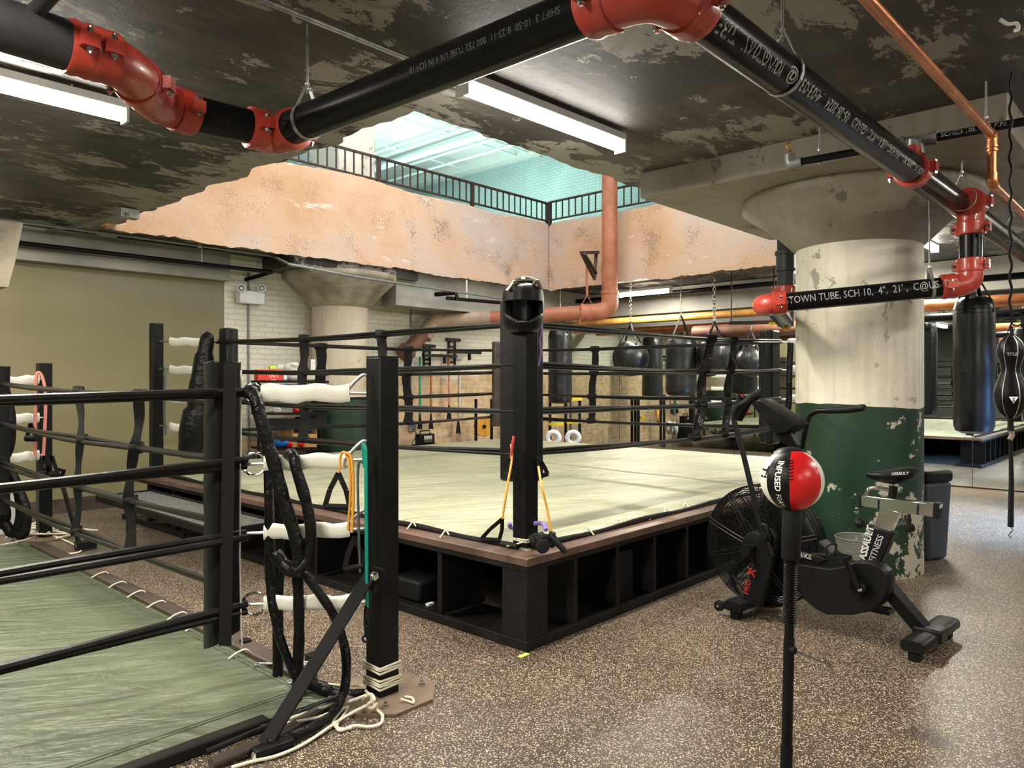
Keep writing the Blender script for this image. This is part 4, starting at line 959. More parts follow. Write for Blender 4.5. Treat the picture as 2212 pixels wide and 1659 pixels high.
sp(RN, hN, RR_, hR, (1584, 1576, 1570, 1562), 0.06, 'shiny twisted black strap on the near right ropes, right one', 'sleeve_vinyl')
# loose black cover draped at the right corner
tag(MB().tube([W(1708, 742, 7.2), W(1705, 810, 7.15), W(1704, 870, 7.15), W(1697, 905, 7.15)], 0.03, 8, smooth=5).build('hanging_strap', 'sleeve_vinyl'), 'shiny black strap hanging at the right corner pad', 'strap')

# ---------------------------------------------------------------- turnbuckles with white sleeves
def turnbuckle(p0, p1, s0, s1, r, label, grp, ringR=0.0, hook=None, flat=1.0):
    """p0 = rope corner end, p1 = post end, sleeve between fractions s0..s1"""
    p0 = Vector(p0); p1 = Vector(p1); d = p1-p0; t = thing('turnbuckle', label, 'turnbuckle', p0, grp)
    a = p0+d*s0; b = p0+d*s1; dn = d.normalized(); s = dn.cross(UP).normalized()
    vs = []; fs = []; K = 14; N = 10
    for i in range(N+1):
        q = a.lerp(b, i/N); rr = r*(1+0.06*math.sin(i*2.1)); wob = 0.006*math.sin(i*1.3)
        for k in range(K):
            th = 2*math.pi*k/K; vs.append(q+s*math.cos(th)*rr*0.42+UP*(math.sin(th)*rr+wob))
    for i in range(N):
        for k in range(K): fs.append((i*K+k, i*K+(k+1) % K, (i+1)*K+(k+1) % K, (i+1)*K+k))
    fs += [tuple(range(K-1, -1, -1)), tuple(N*K+k for k in range(K))]
    MB().add(vs, fs).build('sleeve', 'white_vinyl', t)
    MB().tube([p0, p1], 0.008, 8).build('rod', 'galvanised', t)
    if ringR: MB().ring(p0+dn*ringR*0.9, s*1.0+dn*0.15, ringR, 0.0065, 30, 8).build('ring', 'chrome', t)
    if hook: MB().tube([b-dn*0.02, b+dn*0.02+UP*0.05, b+dn*0.06+UP*0.085, p1+UP*0.085], 0.009, 10, smooth=6).build('hook', 'galvanised', t)
    return t
for i, (ya, yb) in enumerate(((738, 722), (801, 782), (872, 870), (932, 915))):
    turnbuckle(RL+UP*(hL[i]), PL+UP*hL[i]*1.0+(RL-PL).normalized()*0.05+UP*(0.03 if i < 2 else 0.02), 0.12, 0.80, 0.042, 'white sleeved turnbuckle, %s of four at the left corner post of the raised ring' % ['topmost', 'second', 'third', 'lowest'][i], 'turnbuckles of the raised ring')
for nmx, rc, pc, hh in (('right', RR_, PRr, hR), ('far', RF, PFf, hF)):
    for i in range(4): turnbuckle(rc+UP*hh[i], pc+UP*hh[i]+(rc-pc).normalized()*0.05, 0.1, 0.8, 0.042, '%s turnbuckle at the hidden %s post of the raised ring' % (nm4[i], nmx), 'turnbuckles of the raised ring')
# limp black sleeves hanging at the left corner of the raised ring
tag(MB().tube([W(456, 731, 7.27), W(448, 735, 7.24), W(440, 780, 7.22), W(432, 830, 7.2), W(428, 880, 7.2), W(418, 930, 7.18), W(412, 985, 7.2)], [0.05, 0.07, 0.09, 0.10, 0.13, 0.12], 12, smooth=5).build('rope_cover', 'sleeve_vinyl'), 'limp black vinyl rope cover bunched at the left corner pad', 'rope cover')
# ---------------------------------------------------------------- headgear on the near post
hg = thing('headgear', 'black sparring headgear with face bar hung over the near ring post', 'headgear', (PN.x-0.01, PN.y-0.02, 1.80))
HC = W(1130, 668, 4.36); HC.y = PN.y-0.015
vs = []; fs = []; NT, NZ = 72, 16
prof = [(0.60, -0.128), (0.80, -0.115), (0.93, -0.09), (1.0, -0.06), (1.03, -0.03), (1.04, 0.0), (1.04, 0.03), (1.03, 0.06), (1.02, 0.085), (1.0, 0.105), (0.95, 0.12), (0.86, 0.13), (0.80, 0.132)]
prof = [tuple(v) for v in [(p[0], p[1]) for p in catmull([Vector((r, z, 0)) for r, z in prof], 3)]]
for r, z in prof:
    for k in range(NT):
        th = 2*math.pi*k/NT-math.pi/2
        rx = 0.106*r; ry = 0.125*r
        fr = max(0.0, math.cos(th+math.pi/2))
        vs.append(HC+Vector((rx*math.cos(th), ry*math.sin(th)-0.03*fr*(1 if z < -0.04 else 0.4), z)))
for i in range(len(prof)-1):
    zc = (prof[i][1]+prof[i+1][1])/2
    for k in range(NT):
        th = (k+0.5)/NT*360; th = th-360 if th > 180 else th
        lim = 66-40*max(0, (-zc-0.025)/0.05)**1.2 if zc < 0 else 66
        if abs(th) < lim and -0.078 < zc < 0.036: continue
        fs.append((i*NT+k, i*NT+(k+1) % NT, (i+1)*NT+(k+1) % NT, (i+1)*NT+k))
MB().add(vs, fs).build('shell', 'black_vinyl', hg, solid=0.026, subsurf=1)
m1 = MB()
for x0, y0, x1, y1 in ((1095, 628, 1112, 606), (1112, 606, 1160, 604), (1160, 604, 1168, 624), (1112, 606, 1118, 628), (1160, 604, 1145, 626), (1130, 604, 1130, 600)):
    m1.beam(W(x0, y0, 4.255), W(x1, y1, 4.30), 0.022, 0.008)
m1.build('crown_strap', 'tan_strap', hg)
MB().tube([W(1112, 612, 4.36), W(1122, 604, 4.37), W(1140, 603, 4.37), W(1156, 609, 4.36)], 0.02, 10, smooth=4).build('crown_pad', 'rubber', hg)
MB().tube([W(1170, 700, 4.30), W(1171, 716, 4.3), W(1167, 735, 4.32), W(1169, 760, 4.35), W(1164, 790, 4.36)], 0.006, 8, smooth=4).build('chin_lace', 'purple_cloth', hg)

# ---------------------------------------------------------------- exercise bands
def band(name, label, pts, r, m, handles=(), clip=None, grp='resistance bands'):
    t = thing(name, label, 'exercise band', pts[0], grp)
    MB().tube(pts, r, 10, smooth=6).build('cord', m, t)
    for h in handles:
        top, w1, w2, hx = h   # apex, grip left, grip right
        MB().tube([w1, w2], hx, 16).build('grip', 'rubber', t)
        for q in (w1, w2):
            m1 = MB(); m1.beam(top, top.lerp(q, 0.5)+(q-(w1+w2)/2)*0.15, 0.004, 0.024, up=(w2-w1)); m1.beam(top.lerp(q, 0.5)+(q-(w1+w2)/2)*0.15, q, 0.004, 0.024, up=(w2-w1)); m1.build('strap', 'webbing', t)
    return t
Y1 = 4.22
band('resistance_band', 'orange band with black handle hanging left of the headgear post foot', [W(1104, 960, 4.33), W(1106, 990, 4.30), W(1096, 1050, Y1), W(1085, 1121, 4.2)], 0.007, 'yellow_band', [(W(1085, 1121, 4.2), W(1038, 1166, 4.16), W(1078, 1168, 4.22), 0.016)])
band('resistance_band', 'red band strung down the left face of the headgear post', [W(1110, 942, 4.30), W(1107, 962, 4.30), W(1104, 990, 4.31)], 0.009, 'red_band', [(W(1104, 985, 4.31), W(1086, 1020, 4.36), W(1106, 1030, 4.33), 0.012)])
band('resistance_band', 'orange band with black handle hanging right of the headgear post foot', [W(1163, 1008, 4.33), W(1170, 1050, Y1), W(1182, 1100, 4.2), W(1190, 1148, 4.18)], 0.007, 'yellow_band', [(W(1190, 1148, 4.18), W(1196, 1166, 4.14), W(1222, 1192, 4.12), 0.017)])
band('resistance_band', 'small black band handle hanging right of the headgear post', [W(1164, 988, 4.36), W(1168, 998, 4.36)], 0.006, 'rubber', [(W(1168, 996, 4.36), W(1170, 1028, 4.38), W(1183, 1024, 4.4), 0.013)])
t = thing('hand_wraps', 'bundle of black and purple hand wraps at the headgear post foot', 'hand wraps', W(1170, 1188, 4.2))
m1 = MB(); rr = random.Random(5)
for k in range(7):
    c = W(1170+rr.uniform(-14, 22), 1176+rr.uniform(-14, 8), 4.2); m1.tube([c+Vector((rr.uniform(-.04, .04), rr.uniform(-.02, .02), rr.uniform(-.01, .03))) for _ in range(4)], 0.02, 8, smooth=5)
m1.lathe([(0, -0.025), (0.035, -0.02), (0.04, 0), (0.035, 0.02), (0, 0.025)], W(1172, 1180, 4.12), (0.3, -1, 0.2), 16)
m1.build('wrap', 'rubber', t)
MB().tube([W(1100, 1130, 4.42), W(1108, 1140, 4.44), W(1166, 1130, 4.36), W(1180, 1145, 4.3)], 0.013, 8, smooth=5).build('purple_wrap', 'purple_cloth', t)

# ================================================================ THE FLOOR RING (left)
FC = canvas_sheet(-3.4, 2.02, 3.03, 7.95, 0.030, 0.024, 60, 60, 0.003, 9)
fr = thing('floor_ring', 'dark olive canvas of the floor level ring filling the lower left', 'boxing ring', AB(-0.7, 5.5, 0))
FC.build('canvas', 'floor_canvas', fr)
MB().abox(1.98, 2.09, 3.25, 7.7, 0.001, 0.045).build('edge_beam', 'dark_wood', fr, bevel=0.01)
MB().abox(-3.3, 1.65, 2.93, 3.0, 0.001, 0.05).build('edge_beam', 'painted_wood', fr, bevel=0.008)
for px, py in ((219, 1240), (257, 1261), (298, 1281), (341, 1303), (386, 1328), (426, 1352), (520, 1410)):
    p = FZ(px, py, 0.05); MB().tube([p-AD*0.07-UP*0.015, p-AD*0.02+UP*0.006, p+AD*0.03+UP*0.01, p+AD*0.06-UP*0.02, p+AD*0.075-UP*0.045], 0.005, 6, smooth=4).build('lacing', 'cotton_rope', fr)
for px, py in ((557, 1435), (629, 1472), (572, 1570)):
    MB().ring(FZ(px, py, 0.038), UP, 0.016, 0.005, 20, 6).build('eyelet', 'galvanised', fr)
for sgn, a0, b0, a1, b1 in ((0, -3.4, 3.13, 2.0, 3.13), (1, 1.93, 3.1, 1.93, 7.9)):
    m1 = MB()
    for off in (0, 0.025):
        m1.tube([AB(a0+(a1-a0)*k/40-(off if sgn else 0), b0+(b1-b0)*k/40+(0 if sgn else off), 0.0335+0.003*noise.noise(Vector((k, 1, 1)))) for k in range(41)], 0.0022, 4)
    m1.build('hem_stitching', 'floor_canvas', fr)
P1 = W(826, 0, 3.56); P1.z = 0; P2 = AB(2.2, 8.1)
tp1 = ring_post(P1, 0.001, 1.61, 'nearest black steel post bolted to the floor, centre left', 0.112, 0.24)
tp2 = ring_post(P2, 0.001, 1.66, 'far black steel floor post at the left edge of the picture', 0.112, 0.24)
# bracket + brace of the near post
def brace(top, foot, label, wd=0.06):
    t = thing('post_brace', label, 'post brace', foot, 'diagonal post braces')
    MB().beam(top, foot, wd, 0.022, up=(0, -1, 0.2)).build('bar', 'black_steel', t, bevel=0.004)
    MB().beam(top+Vector((0.03, 0, 0.03)), top-UP*0.07+Vector((-0.0, 0, 0)), 0.07, 0.02, up=(0, -1, 0)).build('bracket', 'black_steel', t)
    MB().box(foot+Vector((0.035, 0.03, 0)), (0.16, 0.10, 0.07), Vector((0.72, 0.69, 0)), Vector((-0.69, 0.72, 0))).build('foot_bracket', 'black_steel', t, bevel=0.004)
    for q in (top+Vector((0.025, -0.03, 0.0)), foot+Vector((0.0, -0.035, 0.01))):
        MB().lathe([(0.022, 0), (0.022, 0.006), (0.015, 0.006), (0.015, 0.018), (0.008, 0.024)], q, (0, -1, 0), 6).build('bolt', 'chrome', t)
    return t
brace(W(800, 1240, 3.44), W(560, 1628, 2.98), 'long diagonal black steel brace from the nearest floor post to the floor')
brace(W(127, 1020, 7.0), W(172, 1178, 6.55), 'thin diagonal brace of the far left floor post', 0.035)
# white lashing and tangled cord on the near post
lash(P1, 0.055, 4, 0.112, 0.006, 'upper bands of white cord wound round the foot of the nearest floor post')
lash(P1, 0.13, 3, 0.112, 0.006, 'second winding of white cord round the nearest floor post')
def cord(pts, r, label, m='cotton_rope', name='tie_rope', cat='rope', grp='white tie down cords'):
    return tag(MB().tube(pts, r, 8, smooth=7).build(name, m), label, cat, grp)
fl = lambda px, py, z=0.012: FZ(px, py, z)
cord([fl(790, 1492, 0.05), fl(800, 1505, 0.08), fl(812, 1530, 0.03), fl(826, 1545, 0.022), fl(822, 1563, 0.012), fl(800, 1570), fl(765, 1568), fl(735, 1578), fl(728, 1565), fl(742, 1545), fl(752, 1528), fl(738, 1535), fl(720, 1560), fl(735, 1575), fl(760, 1572)], 0.007, 'tangled white cord on the floor left of the nearest post plate')
cord([fl(865, 1510, 0.03), fl(880, 1514, 0.022), fl(893, 1518, 0.022), fl(890, 1508, 0.022), fl(875, 1505, 0.022)], 0.006, 'short curl of white cord on the post plate by its bolt')
cord([fl(712, 1540, 0.05), fl(680, 1551, 0.05), fl(620, 1562, 0.05), fl(572, 1569, 0.045)], 0.006, 'white cord pulling the canvas eyelet at lower left')
cord([fl(790, 1502, 0.10), fl(770, 1510, 0.07), fl(745, 1517, 0.05), fl(712, 1524, 0.045), fl(622, 1553, 0.05)], 0.007, 'white cord stretched along the canvas edge near the post')
cord([fl(800, 1520, 0.06), fl(760, 1540, 0.03), fl(730, 1558, 0.02), fl(660, 1605), fl(600, 1632), fl(545, 1645), fl(500, 1658)], 0.007, 'long white cord running along the floor past the brace foot')
cord([fl(785, 1482, 0.09), fl(740, 1480, 0.07), fl(690, 1476, 0.05), fl(630, 1473, 0.045)], 0.005, 'thin white cord from the canvas eyelet to the nearest post')
cord([fl(560, 1434, 0.04), fl(610, 1432, 0.03), fl(668, 1436, 0.03), fl(560, 1433, 0.045)], 0.005, 'white cord loop through the far eyelet of the canvas edge')
cord([fl(512, 1404, 0.02), fl(560, 1411, 0.02), fl(610, 1420, 0.02), fl(664, 1430, 0.03), fl(680, 1414, 0.06)], 0.005, 'long thin white cord behind the hanging rope covers')
cord([fl(785, 1512, 0.05), fl(800, 1500, 0.10), fl(808, 1512, 0.09), fl(795, 1522, 0.06), fl(803, 1530, 0.04), fl(815, 1520, 0.05)], 0.008, 'knot of white cord against the nearest floor post')
# cord heap at the far left post
rr = random.Random(12); hp2 = fl(120, 1160)
for k in range(4):
    pts = [hp2+Vector((rr.uniform(-.45, .35), rr.uniform(-.2, .3), 0.012+rr.uniform(0, .07))) for _ in range(6)]
    cord(pts, 0.008, ['white cord heap by the far left post, strand nearest the wall', 'white cord heap by the far left post, looping strand', 'white cord heap by the far left post, long strand', 'white cord heap by the far left post, strand nearest the bin'][k])
cord([fl(0, 1178), fl(50, 1168), fl(95, 1155), fl(135, 1165), fl(175, 1190), fl(115, 1200)], 0.008, 'white cord lying across the floor at the left edge')
# ropes of the floor ring
Q1 = W(480, 0, 3.47); Q1.z = 0; Q2 = AB(1.72, 7.6)
qz1 = [1.415, 1.135, 0.84, 0.545]; qz2 = [1.476, 1.13, 0.79, 0.49]
fz1 = [1.43, 1.105, 0.775, 0.435]; fzE = [1.42, 1.085, 0.76, 0.42]
QE = Q1-AD*4.6
for i in range(4):
    tag(rope_mb(Q1+UP*qz1[i], Q2+UP*qz2[i], 0.024, 0.02, 2, 60+i).build('ring_rope', 'rope_vinyl'), '%s rope of the floor ring running back to the far left post' % nm4[i], 'boxing rope', 'ropes of the floor ring')
    e0, e1_ = Q1+UP*fz1[i]+Vector((0.12, -0.02, 0.012)), QE+UP*(fzE[i]-0.06)
    tag(rope_mb(e0, e1_, 0.027 if i else 0.025, 0.0, 2, 70+i).build('ring_rope', 'rope_vinyl'), '%s thick rope of the floor ring running toward the camera at left' % nm4[i], 'boxing rope', 'ropes of the floor ring')
# near pad
t = thing('corner_pad', 'large black vinyl corner pad of the floor ring left of the nearest post', 'ring corner pad', (Q1.x, Q1.y, 0.28), 'vinyl corner pads')
def padbox(c, hw, z0, z1, slant, twist=0.0):
    vs = []; fs = []; NZ = 14; K = 16
    for i in range(NZ+1):
        z = z0+(z1-z0)*i/NZ; s = hw*(1+0.02*math.sin(i*1.9))
        for k in range(K):
            th = 2*math.pi*k/K; cx_ = math.copysign(abs(math.cos(th))**0.35, math.cos(th)); cy = math.copysign(abs(math.sin(th))**0.35, math.sin(th))
            p = Vector((c.x, c.y, 0))+AD*cx_*s+BD*cy*s
            zz = z+(slant*((p.x-c.x)/hw) if i == 0 else 0)+(0.006*math.sin(k*2.3) if i == NZ else 0)
            vs.append(Vector((p.x+0.0*z, p.y, zz)))
    for i in range(NZ):
        for k in range(K): fs.append((i*K+k, i*K+(k+1) % K, (i+1)*K+(k+1) % K, (i+1)*K+k))
    fs += [tuple(range(K-1, -1, -1)), tuple(NZ*K+k for k in range(K))]
    return MB().add(vs, fs)
padbox(Q1, 0.068, 0.295, 1.585, 0.035).build('cushion', 'black_vinyl', t)
MB().beam(W(497, 783, 3.34), W(486, 1395, 3.34), 0.055, 0.006, up=(0, -1, 0)).build('strap', 'webbing', t)
MB().tube([W(521, 800, 3.44), W(519, 1000, 3.42), W(518, 1200, 3.42), W(521, 1355, 3.42), W(523, 1395, 3.42)], 0.004, 6).build('piping', 'white_vinyl', t)
# far left pad
t = thing('corner_pad', 'black vinyl corner pad cut by the left edge of the picture', 'ring corner pad', (Q2.x, Q2.y, 0.35), 'vinyl corner pads')
padbox(Q2, 0.075, 0.35, 1.62, 0.0).build('cushion', 'black_vinyl', t)
# spacers of the floor ring
def fsp(pxs, wd, lab, m='webbing'):
    return sp(Q1, qz1, Q2, qz2, pxs, wd, lab, m, 'rope spacers on the floor ring')
fsp((170, 178, 172, 165), 0.045, 'left thin webbing strap on the back ropes of the floor ring')
fsp((303, 295, 282, 284), 0.055, 'right webbing strap on the back ropes of the floor ring')
# turnbuckles near
tbl = ['topmost', 'second', 'third', 'lowest']
for i, (yl, yr) in enumerate(((850, 849), (1003, 992), (1152, 1142), (1305, 1300))):
    turnbuckle(W(527, yl, 3.46), W(792, yr, 3.52), 0.16 if i else 0.14, 0.86, 0.042 if i == 0 else 0.036, 'white sleeved turnbuckle, %s of four on the nearest floor post' % tbl[i], 'turnbuckles of the floor ring', 0.052 if i in (1, 3) else (0.042 if i == 0 else 0.0), True)
for i, (yl, yr) in enumerate(((826, 818), (905, 902), (992, 982))):
    turnbuckle(W(10, yl, 6.75), W(92, yr, 7.0), 0.02, 0.9, 0.045, 'white sleeved turnbuckle, %s of three on the far left floor post' % ['topmost', 'middle', 'lowest'][i], 'turnbuckles of the floor ring', 0, False)
# black sleeves of the ropes, hanging in loops on the turnbuckles
def sleeve(pts, r, label, Y=3.40):
    P = [W(x, y, Y if len(q) == 0 else q[0]) for x, y, *q in pts]
    return tag(MB().tube(P, [r*(1+0.05*math.sin(k*1.7)) for k in range(len(P)*3)], 14, smooth=6).build('rope_cover', 'sleeve_vinyl'), label, 'rope cover', 'loose black rope covers')
sleeve([(536, 846, 3.43), (550, 856, 3.40), (562, 900, 3.38), (578, 956, 3.38), (596, 1015, 3.38), (606, 1055, 3.38), (622, 1110, 3.38), (638, 1160, 3.38), (645, 1205, 3.38), (634, 1234, 3.38), (612, 1218, 3.39), (594, 1195, 3.40)], 0.030, 'thick black rope cover hanging from the top white turnbuckle')
sleeve([(575, 965, 3.50), (579, 1020, 3.50), (581, 1100, 3.48), (581, 1182, 3.48), (583, 1255, 3.48), (591, 1319, 3.46), (608, 1388, 3.45), (633, 1449, 3.45), (645, 1475, 3.45)], 0.021, 'black rope cover hanging straight down then curving right, leftmost loop')
sleeve([(618, 1000, 3.52), (623, 982, 3.48), (634, 985, 3.42), (641, 1016, 3.40), (659, 1076, 3.40), (671, 1137, 3.40), (668, 1190, 3.40), (652, 1222, 3.38), (633, 1236, 3.36)], 0.026, 'black rope cover looped over the second white turnbuckle')
sleeve([(636, 1228, 3.42), (663, 1246, 3.42), (685, 1275, 3.42), (713, 1315, 3.42), (733, 1358, 3.42), (747, 1415, 3.40), (746, 1478, 3.36), (731, 1522, 3.32), (700, 1556, 3.22), (660, 1577, 3.13), (618, 1594, 3.06), (575, 1607, 3.0)], 0.021, 'black rope cover falling right in a long curve to the floor')
sleeve([(642, 1236, 3.46), (645, 1300, 3.46), (646, 1366, 3.46), (644, 1440, 3.46), (641, 1525, 3.46)], 0.025, 'straight black rope cover hanging in the middle behind the brace')
sleeve([(655, 1470, 3.52), (690, 1484, 3.54), (722, 1496, 3.54), (760, 1503, 3.54), (790, 1502, 3.5)], 0.030, 'black rope cover lying on the floor toward the post')
sleeve([(600, 1030, 3.62), (604, 1120, 3.66), (603, 1200, 3.68), (601, 1300, 3.70), (600, 1470, 3.72)], 0.026, 'dark padded tube standing behind the hanging rope covers')
# grey rope cover at far left
for k, pts in enumerate(([(10, 845), (22, 900), (20, 960), (8, 990)], [(15, 1005), (40, 1060), (45, 1120), (28, 1152), (10, 1130)], [(0, 1060), (12, 1110), (4, 1140)], [(30, 1040), (55, 1100), (52, 1150), (38, 1155)])):
    P = [W(x, y, 6.6) for x, y in pts]
    tag(MB().tube(P, 0.045, 10, smooth=6).build('rope_cover', 'sleeve_vinyl'), ['black rope cover hanging beside the pad at the left edge', 'black rope cover looped low by the clear bin', 'black rope cover cut by the left edge of the picture', 'black rope cover nearest the clear bin'][k], 'rope cover', 'loose black rope covers')
# edge steel angle lying along the near canvas edge
tag(MB().tube([fl(455, 1650, 0.03), fl(600, 1590, 0.035), fl(720, 1515, 0.03)], 0.024, 10).build('edge_tube', 'dark_wood'), 'dark padded tube along the near edge of the floor canvas', 'edge tube')
tag(MB().tube([fl(445, 1625, 0.05), fl(590, 1563, 0.05), fl(735, 1503, 0.05)], 0.012, 8).build('edge_tube', 'black_steel'), 'thin dark bar on the near edge of the floor canvas', 'edge tube')
tag(MB().box(fl(530, 1392, 0.03), (0.05, 0.05, 0.06), AD, BD).build('floor_bracket', 'black_steel', bevel=0.004), 'small black steel bracket on the floor beside the large pad', 'bracket')
tag(MB().box(fl(672, 1424, 0.03), (0.05, 0.05, 0.06), AD, BD).build('floor_bracket', 'black_steel', bevel=0.004), 'small black steel bracket tied with white cord behind the brace', 'bracket')
# bands on the near turnbuckles
band('resistance_band', 'yellow bands doubled over the second turnbuckle with black handle at left', [W(752, 1146, 3.44), W(757, 1060, 3.43), W(754, 1000, 3.43), W(744, 977, 3.45), W(736, 985, 3.46), W(734, 1010, 3.46), W(731, 1020, 3.46)], 0.006, 'yellow_band', [(W(731, 1022, 3.46), W(702, 1094, 3.44), W(756, 1096, 3.46), 0.015)])
band('resistance_band', 'yellow band strand hanging right of the doubled yellow band', [W(745, 978, 3.42), W(757, 985, 3.42), W(762, 1020, 3.42), W(763, 1080, 3.42), W(760, 1150, 3.42)], 0.007, 'yellow_band')
band('resistance_band', 'grey band with black handle beside the teal one on the nearest post', [W(785, 1000, 3.43), W(776, 998, 3.43), W(773, 1030, 3.43), W(774, 1100, 3.43), W(776, 1180, 3.43), W(778, 1236, 3.43)], 0.006, 'grey_band', [(W(766, 1160, 3.44), W(744, 1230, 3.42), W(786, 1222, 3.44), 0.013)])
t = band('resistance_band', 'long teal band with black handle hanging down the nearest floor post', [W(788, 1010, 3.42), W(784, 968, 3.42), W(787, 961, 3.42), W(790, 985, 3.41), W(791, 1100, 3.41), W(793, 1316, 3.41)], 0.008, 'teal_band')
MB().lathe([(0.008, 0.02), (0.013, 0.0), (0.014, -0.06), (0.011, -0.11), (0.006, -0.125)], W(792, 1318, 3.41), UP, 14).build('handle', 'rubber', t)
MB().ring(W(790, 1380, 3.41), (0, 1, 0), 0.014, 0.005, 18, 6).build('ring', 'rubber', t)
text_on('T', 0.03, lambda x, y: W(791, 1352, 3.392)+Vector((x, 0, y)), bold=0.001).build('lettering', 'bright_white', t)
band('resistance_band', 'pink band pair hanging on the far left floor post', [W(92, 1010, 6.9), W(98, 900, 6.9), W(97, 840, 6.9), W(88, 808, 6.9), W(78, 815, 6.88), W(76, 900, 6.88), W(76, 985, 6.88)], 0.014, 'pink_band')
band('resistance_band', 'grey band hanging on the left corner post of the raised ring', [W(352, 796, 7.72), W(357, 800, 7.60), W(355, 850, 7.55), W(355, 900, 7.55), W(358, 940, 7.55)], 0.012, 'grey_band')
t = thing('band_handles', 'black band handles dangling from the far left post', 'exercise band', W(95, 990, 6.7))
for x in (66, 95, 112):
    m1 = MB(); m1.beam(W(x, 915 if x < 90 else 985, 6.75), W(x-8, 945 if x < 90 else 1022, 6.75), 0.012, 0.03); m1.beam(W(x, 915 if x < 90 else 985, 6.75), W(x+12, 945 if x < 90 else 1022, 6.75), 0.012, 0.03); m1.tube([W(x-10, 947 if x < 90 else 1024, 6.75), W(x+14, 947 if x < 90 else 1024, 6.75)], 0.03, 10)
    m1.build('handle', 'rubber', t)
# clear bin at left
t = thing('waste_bin', 'clear ribbed plastic bin on the floor at the far left', 'bin', FZ(16, 1152, 0))
bb = FZ(16, 1152, 0)
MB().lathe([(0.0, 0.01), (0.12, 0.01), (0.15, 0.40), (0.156, 0.41), (0.146, 0.41), (0.116, 0.02), (0, 0.02)], bb, UP, 32).build('body', 'clear_plastic', t)
MB().ring(bb+UP*0.41, UP, 0.153, 0.009, 32, 8).build('rim', 'white_plastic', t)

# ================================================================ grate step, shelf and its contents
t = thing('metal_step', 'low perforated metal step bench beside the left face of the raised ring', 'step')
t.location = AB(2.72, 6.3, 0)
zt = 0.42
m1 = MB()
for k in range(12): m1.beam(AB(2.49+k*0.041, 5.15, zt), AB(2.49+k*0.041, 7.5, zt), 0.004, 0.008)
m1.build('tread_bars', 'conduit_paint', t); m1 = MB()
for k in range(60): m1.beam(AB(2.48, 5.16+k*0.0396, zt), AB(2.95, 5.16+k*0.0396, zt), 0.004, 0.008)
m1.build('cross_bars', 'conduit_paint', t)
m1 = MB()
for a in (2.475, 2.955): m1.beam(AB(a, 5.14, zt-0.01), AB(a, 7.52, zt-0.01), 0.03, 0.05)
for b in (5.14, 7.52): m1.beam(AB(2.47, b, zt-0.01), AB(2.96, b, zt-0.01), 0.03, 0.05)
m1.build('frame', 'black_steel', t)
for a in (2.49, 2.94):
    for b in (5.2, 6.75): MB().tube([AB(a, b, 0.0), AB(a, b, zt-0.02)], 0.04 if a < 2.6 else 0.02, 12).build('leg', 'black_vinyl' if a < 2.6 else 'black_steel', t)
# shelf unit by the wall
SY = 9.2
def S(px, py, Y=SY): return wallpt(px, py, 8.97+(Y-9.15)*0.5)
t = thing('shelf_unit', 'black shelf unit against the white brick, holding gloves and boxes', 'shelf', (S(630, 0).x, S(630, 0).y, 0))
for y in (824, 893, 968): MB().beam(S(558, y), S(693, y+1), 0.40, 0.03).build('shelf', 'black_steel', t)
for y in (912, 838): MB().beam(S(560, y, 8.82), S(690, y+1, 8.82), 0.02, 0.10).build('lip', 'painted_wood', t)
for x, Y in ((559, 8.8), (559, 9.55), (693, 8.8), (693, 9.55)): q = S(x, 824, Y); MB().tube([q, Vector((q.x, q.y, 0.0))], 0.018, 10).build('upright', 'black_steel', t)
def abx(px0, py0, px1, py1, Y, dp):
    a = S(px0, py1, Y); b = S(px1, py0, Y); w_ = abs((b-a).dot(AD)); zz0 = min(a.z, b.z); h_ = (py1-py0)/FPX*a.y
    c_ = (a+b)/2; c_.z = a.z+h_/2
    return MB().box(c_+BD*dp/2, (w_, dp, h_), AD, BD)
def SB(name, px0, py0, px1, py1, Y, dp, m, label, cat, bv=0.01):
    return tag(abx(px0, py0, px1, py1, Y, dp).build(name, m, bevel=bv), label, cat)
t = thing('round_timer', 'red gym timer with glowing digits on the shelf top', 'timer', S(590, 822, 9.1))
abx(557, 798, 612, 822, 9.0, 0.1).build('case', 'red_ink', t, bevel=0.005)
text_on('001', 0.10, lambda x, y: S(590, 816, 9.0)-BD*0.006+AD*x+UP*y, bold=0.002).build('digits', 'digit_glow', t, fix=False)
text_on('CLASS', 0.026, lambda x, y: S(590, 822, 9.0)-BD*0.006+AD*x+UP*y).build('lettering', 'bright_white', t, fix=False)
SB('timer_keypad', 613, 802, 621, 821, 9.0, 0.03, 'bright_white', 'small white keypad beside the timer digits', 'keypad')
SB('tape_roll', 584, 790, 598, 798, 9.12, 0.06, 'lime_tape', 'lime tape roll on top of the red timer', 'tape')
def glove(c, s, m, label, mirror=1):
    s *= 1.1; t = thing('boxing_glove', label, 'boxing glove', c, 'boxing gloves on the shelf')
    MB().sphere(c+Vector((0, 0, 0.06*s)), 0.075*s, 18, (1.45, 0.9, 0.95)).build('mitt', m, t)
    MB().sphere(c+Vector((0.04*s*mirror, -0.05*s, 0.10*s)), 0.032*s, 12, (1.6, 1, 1)).build('thumb', m, t)
    MB().lathe([(0.05*s, 0), (0.052*s, 0.07*s)], c+Vector((-0.17*s*mirror, 0, 0.055*s)), (1, 0, 0), 16).build('cuff', m, t)
    return t
glove(S(632, 806, 9.15), 1.0, 'white_vinyl', 'white boxing glove on top of another on the shelf')
glove(S(630, 822, 9.15), 0.95, 'white_vinyl', 'white boxing glove lying directly on the shelf top')
glove(S(598, 892, 9.05), 0.5, 'white_vinyl', 'flat white glove on the middle shelf')
glove(S(642, 892, 9.05), 0.55, 'red_vinyl', 'red glove on the middle shelf', -1)
glove(S(606, 965, 9.05), 0.9, 'blue_vinyl', 'dark blue glove on the bottom shelf left of the carton')
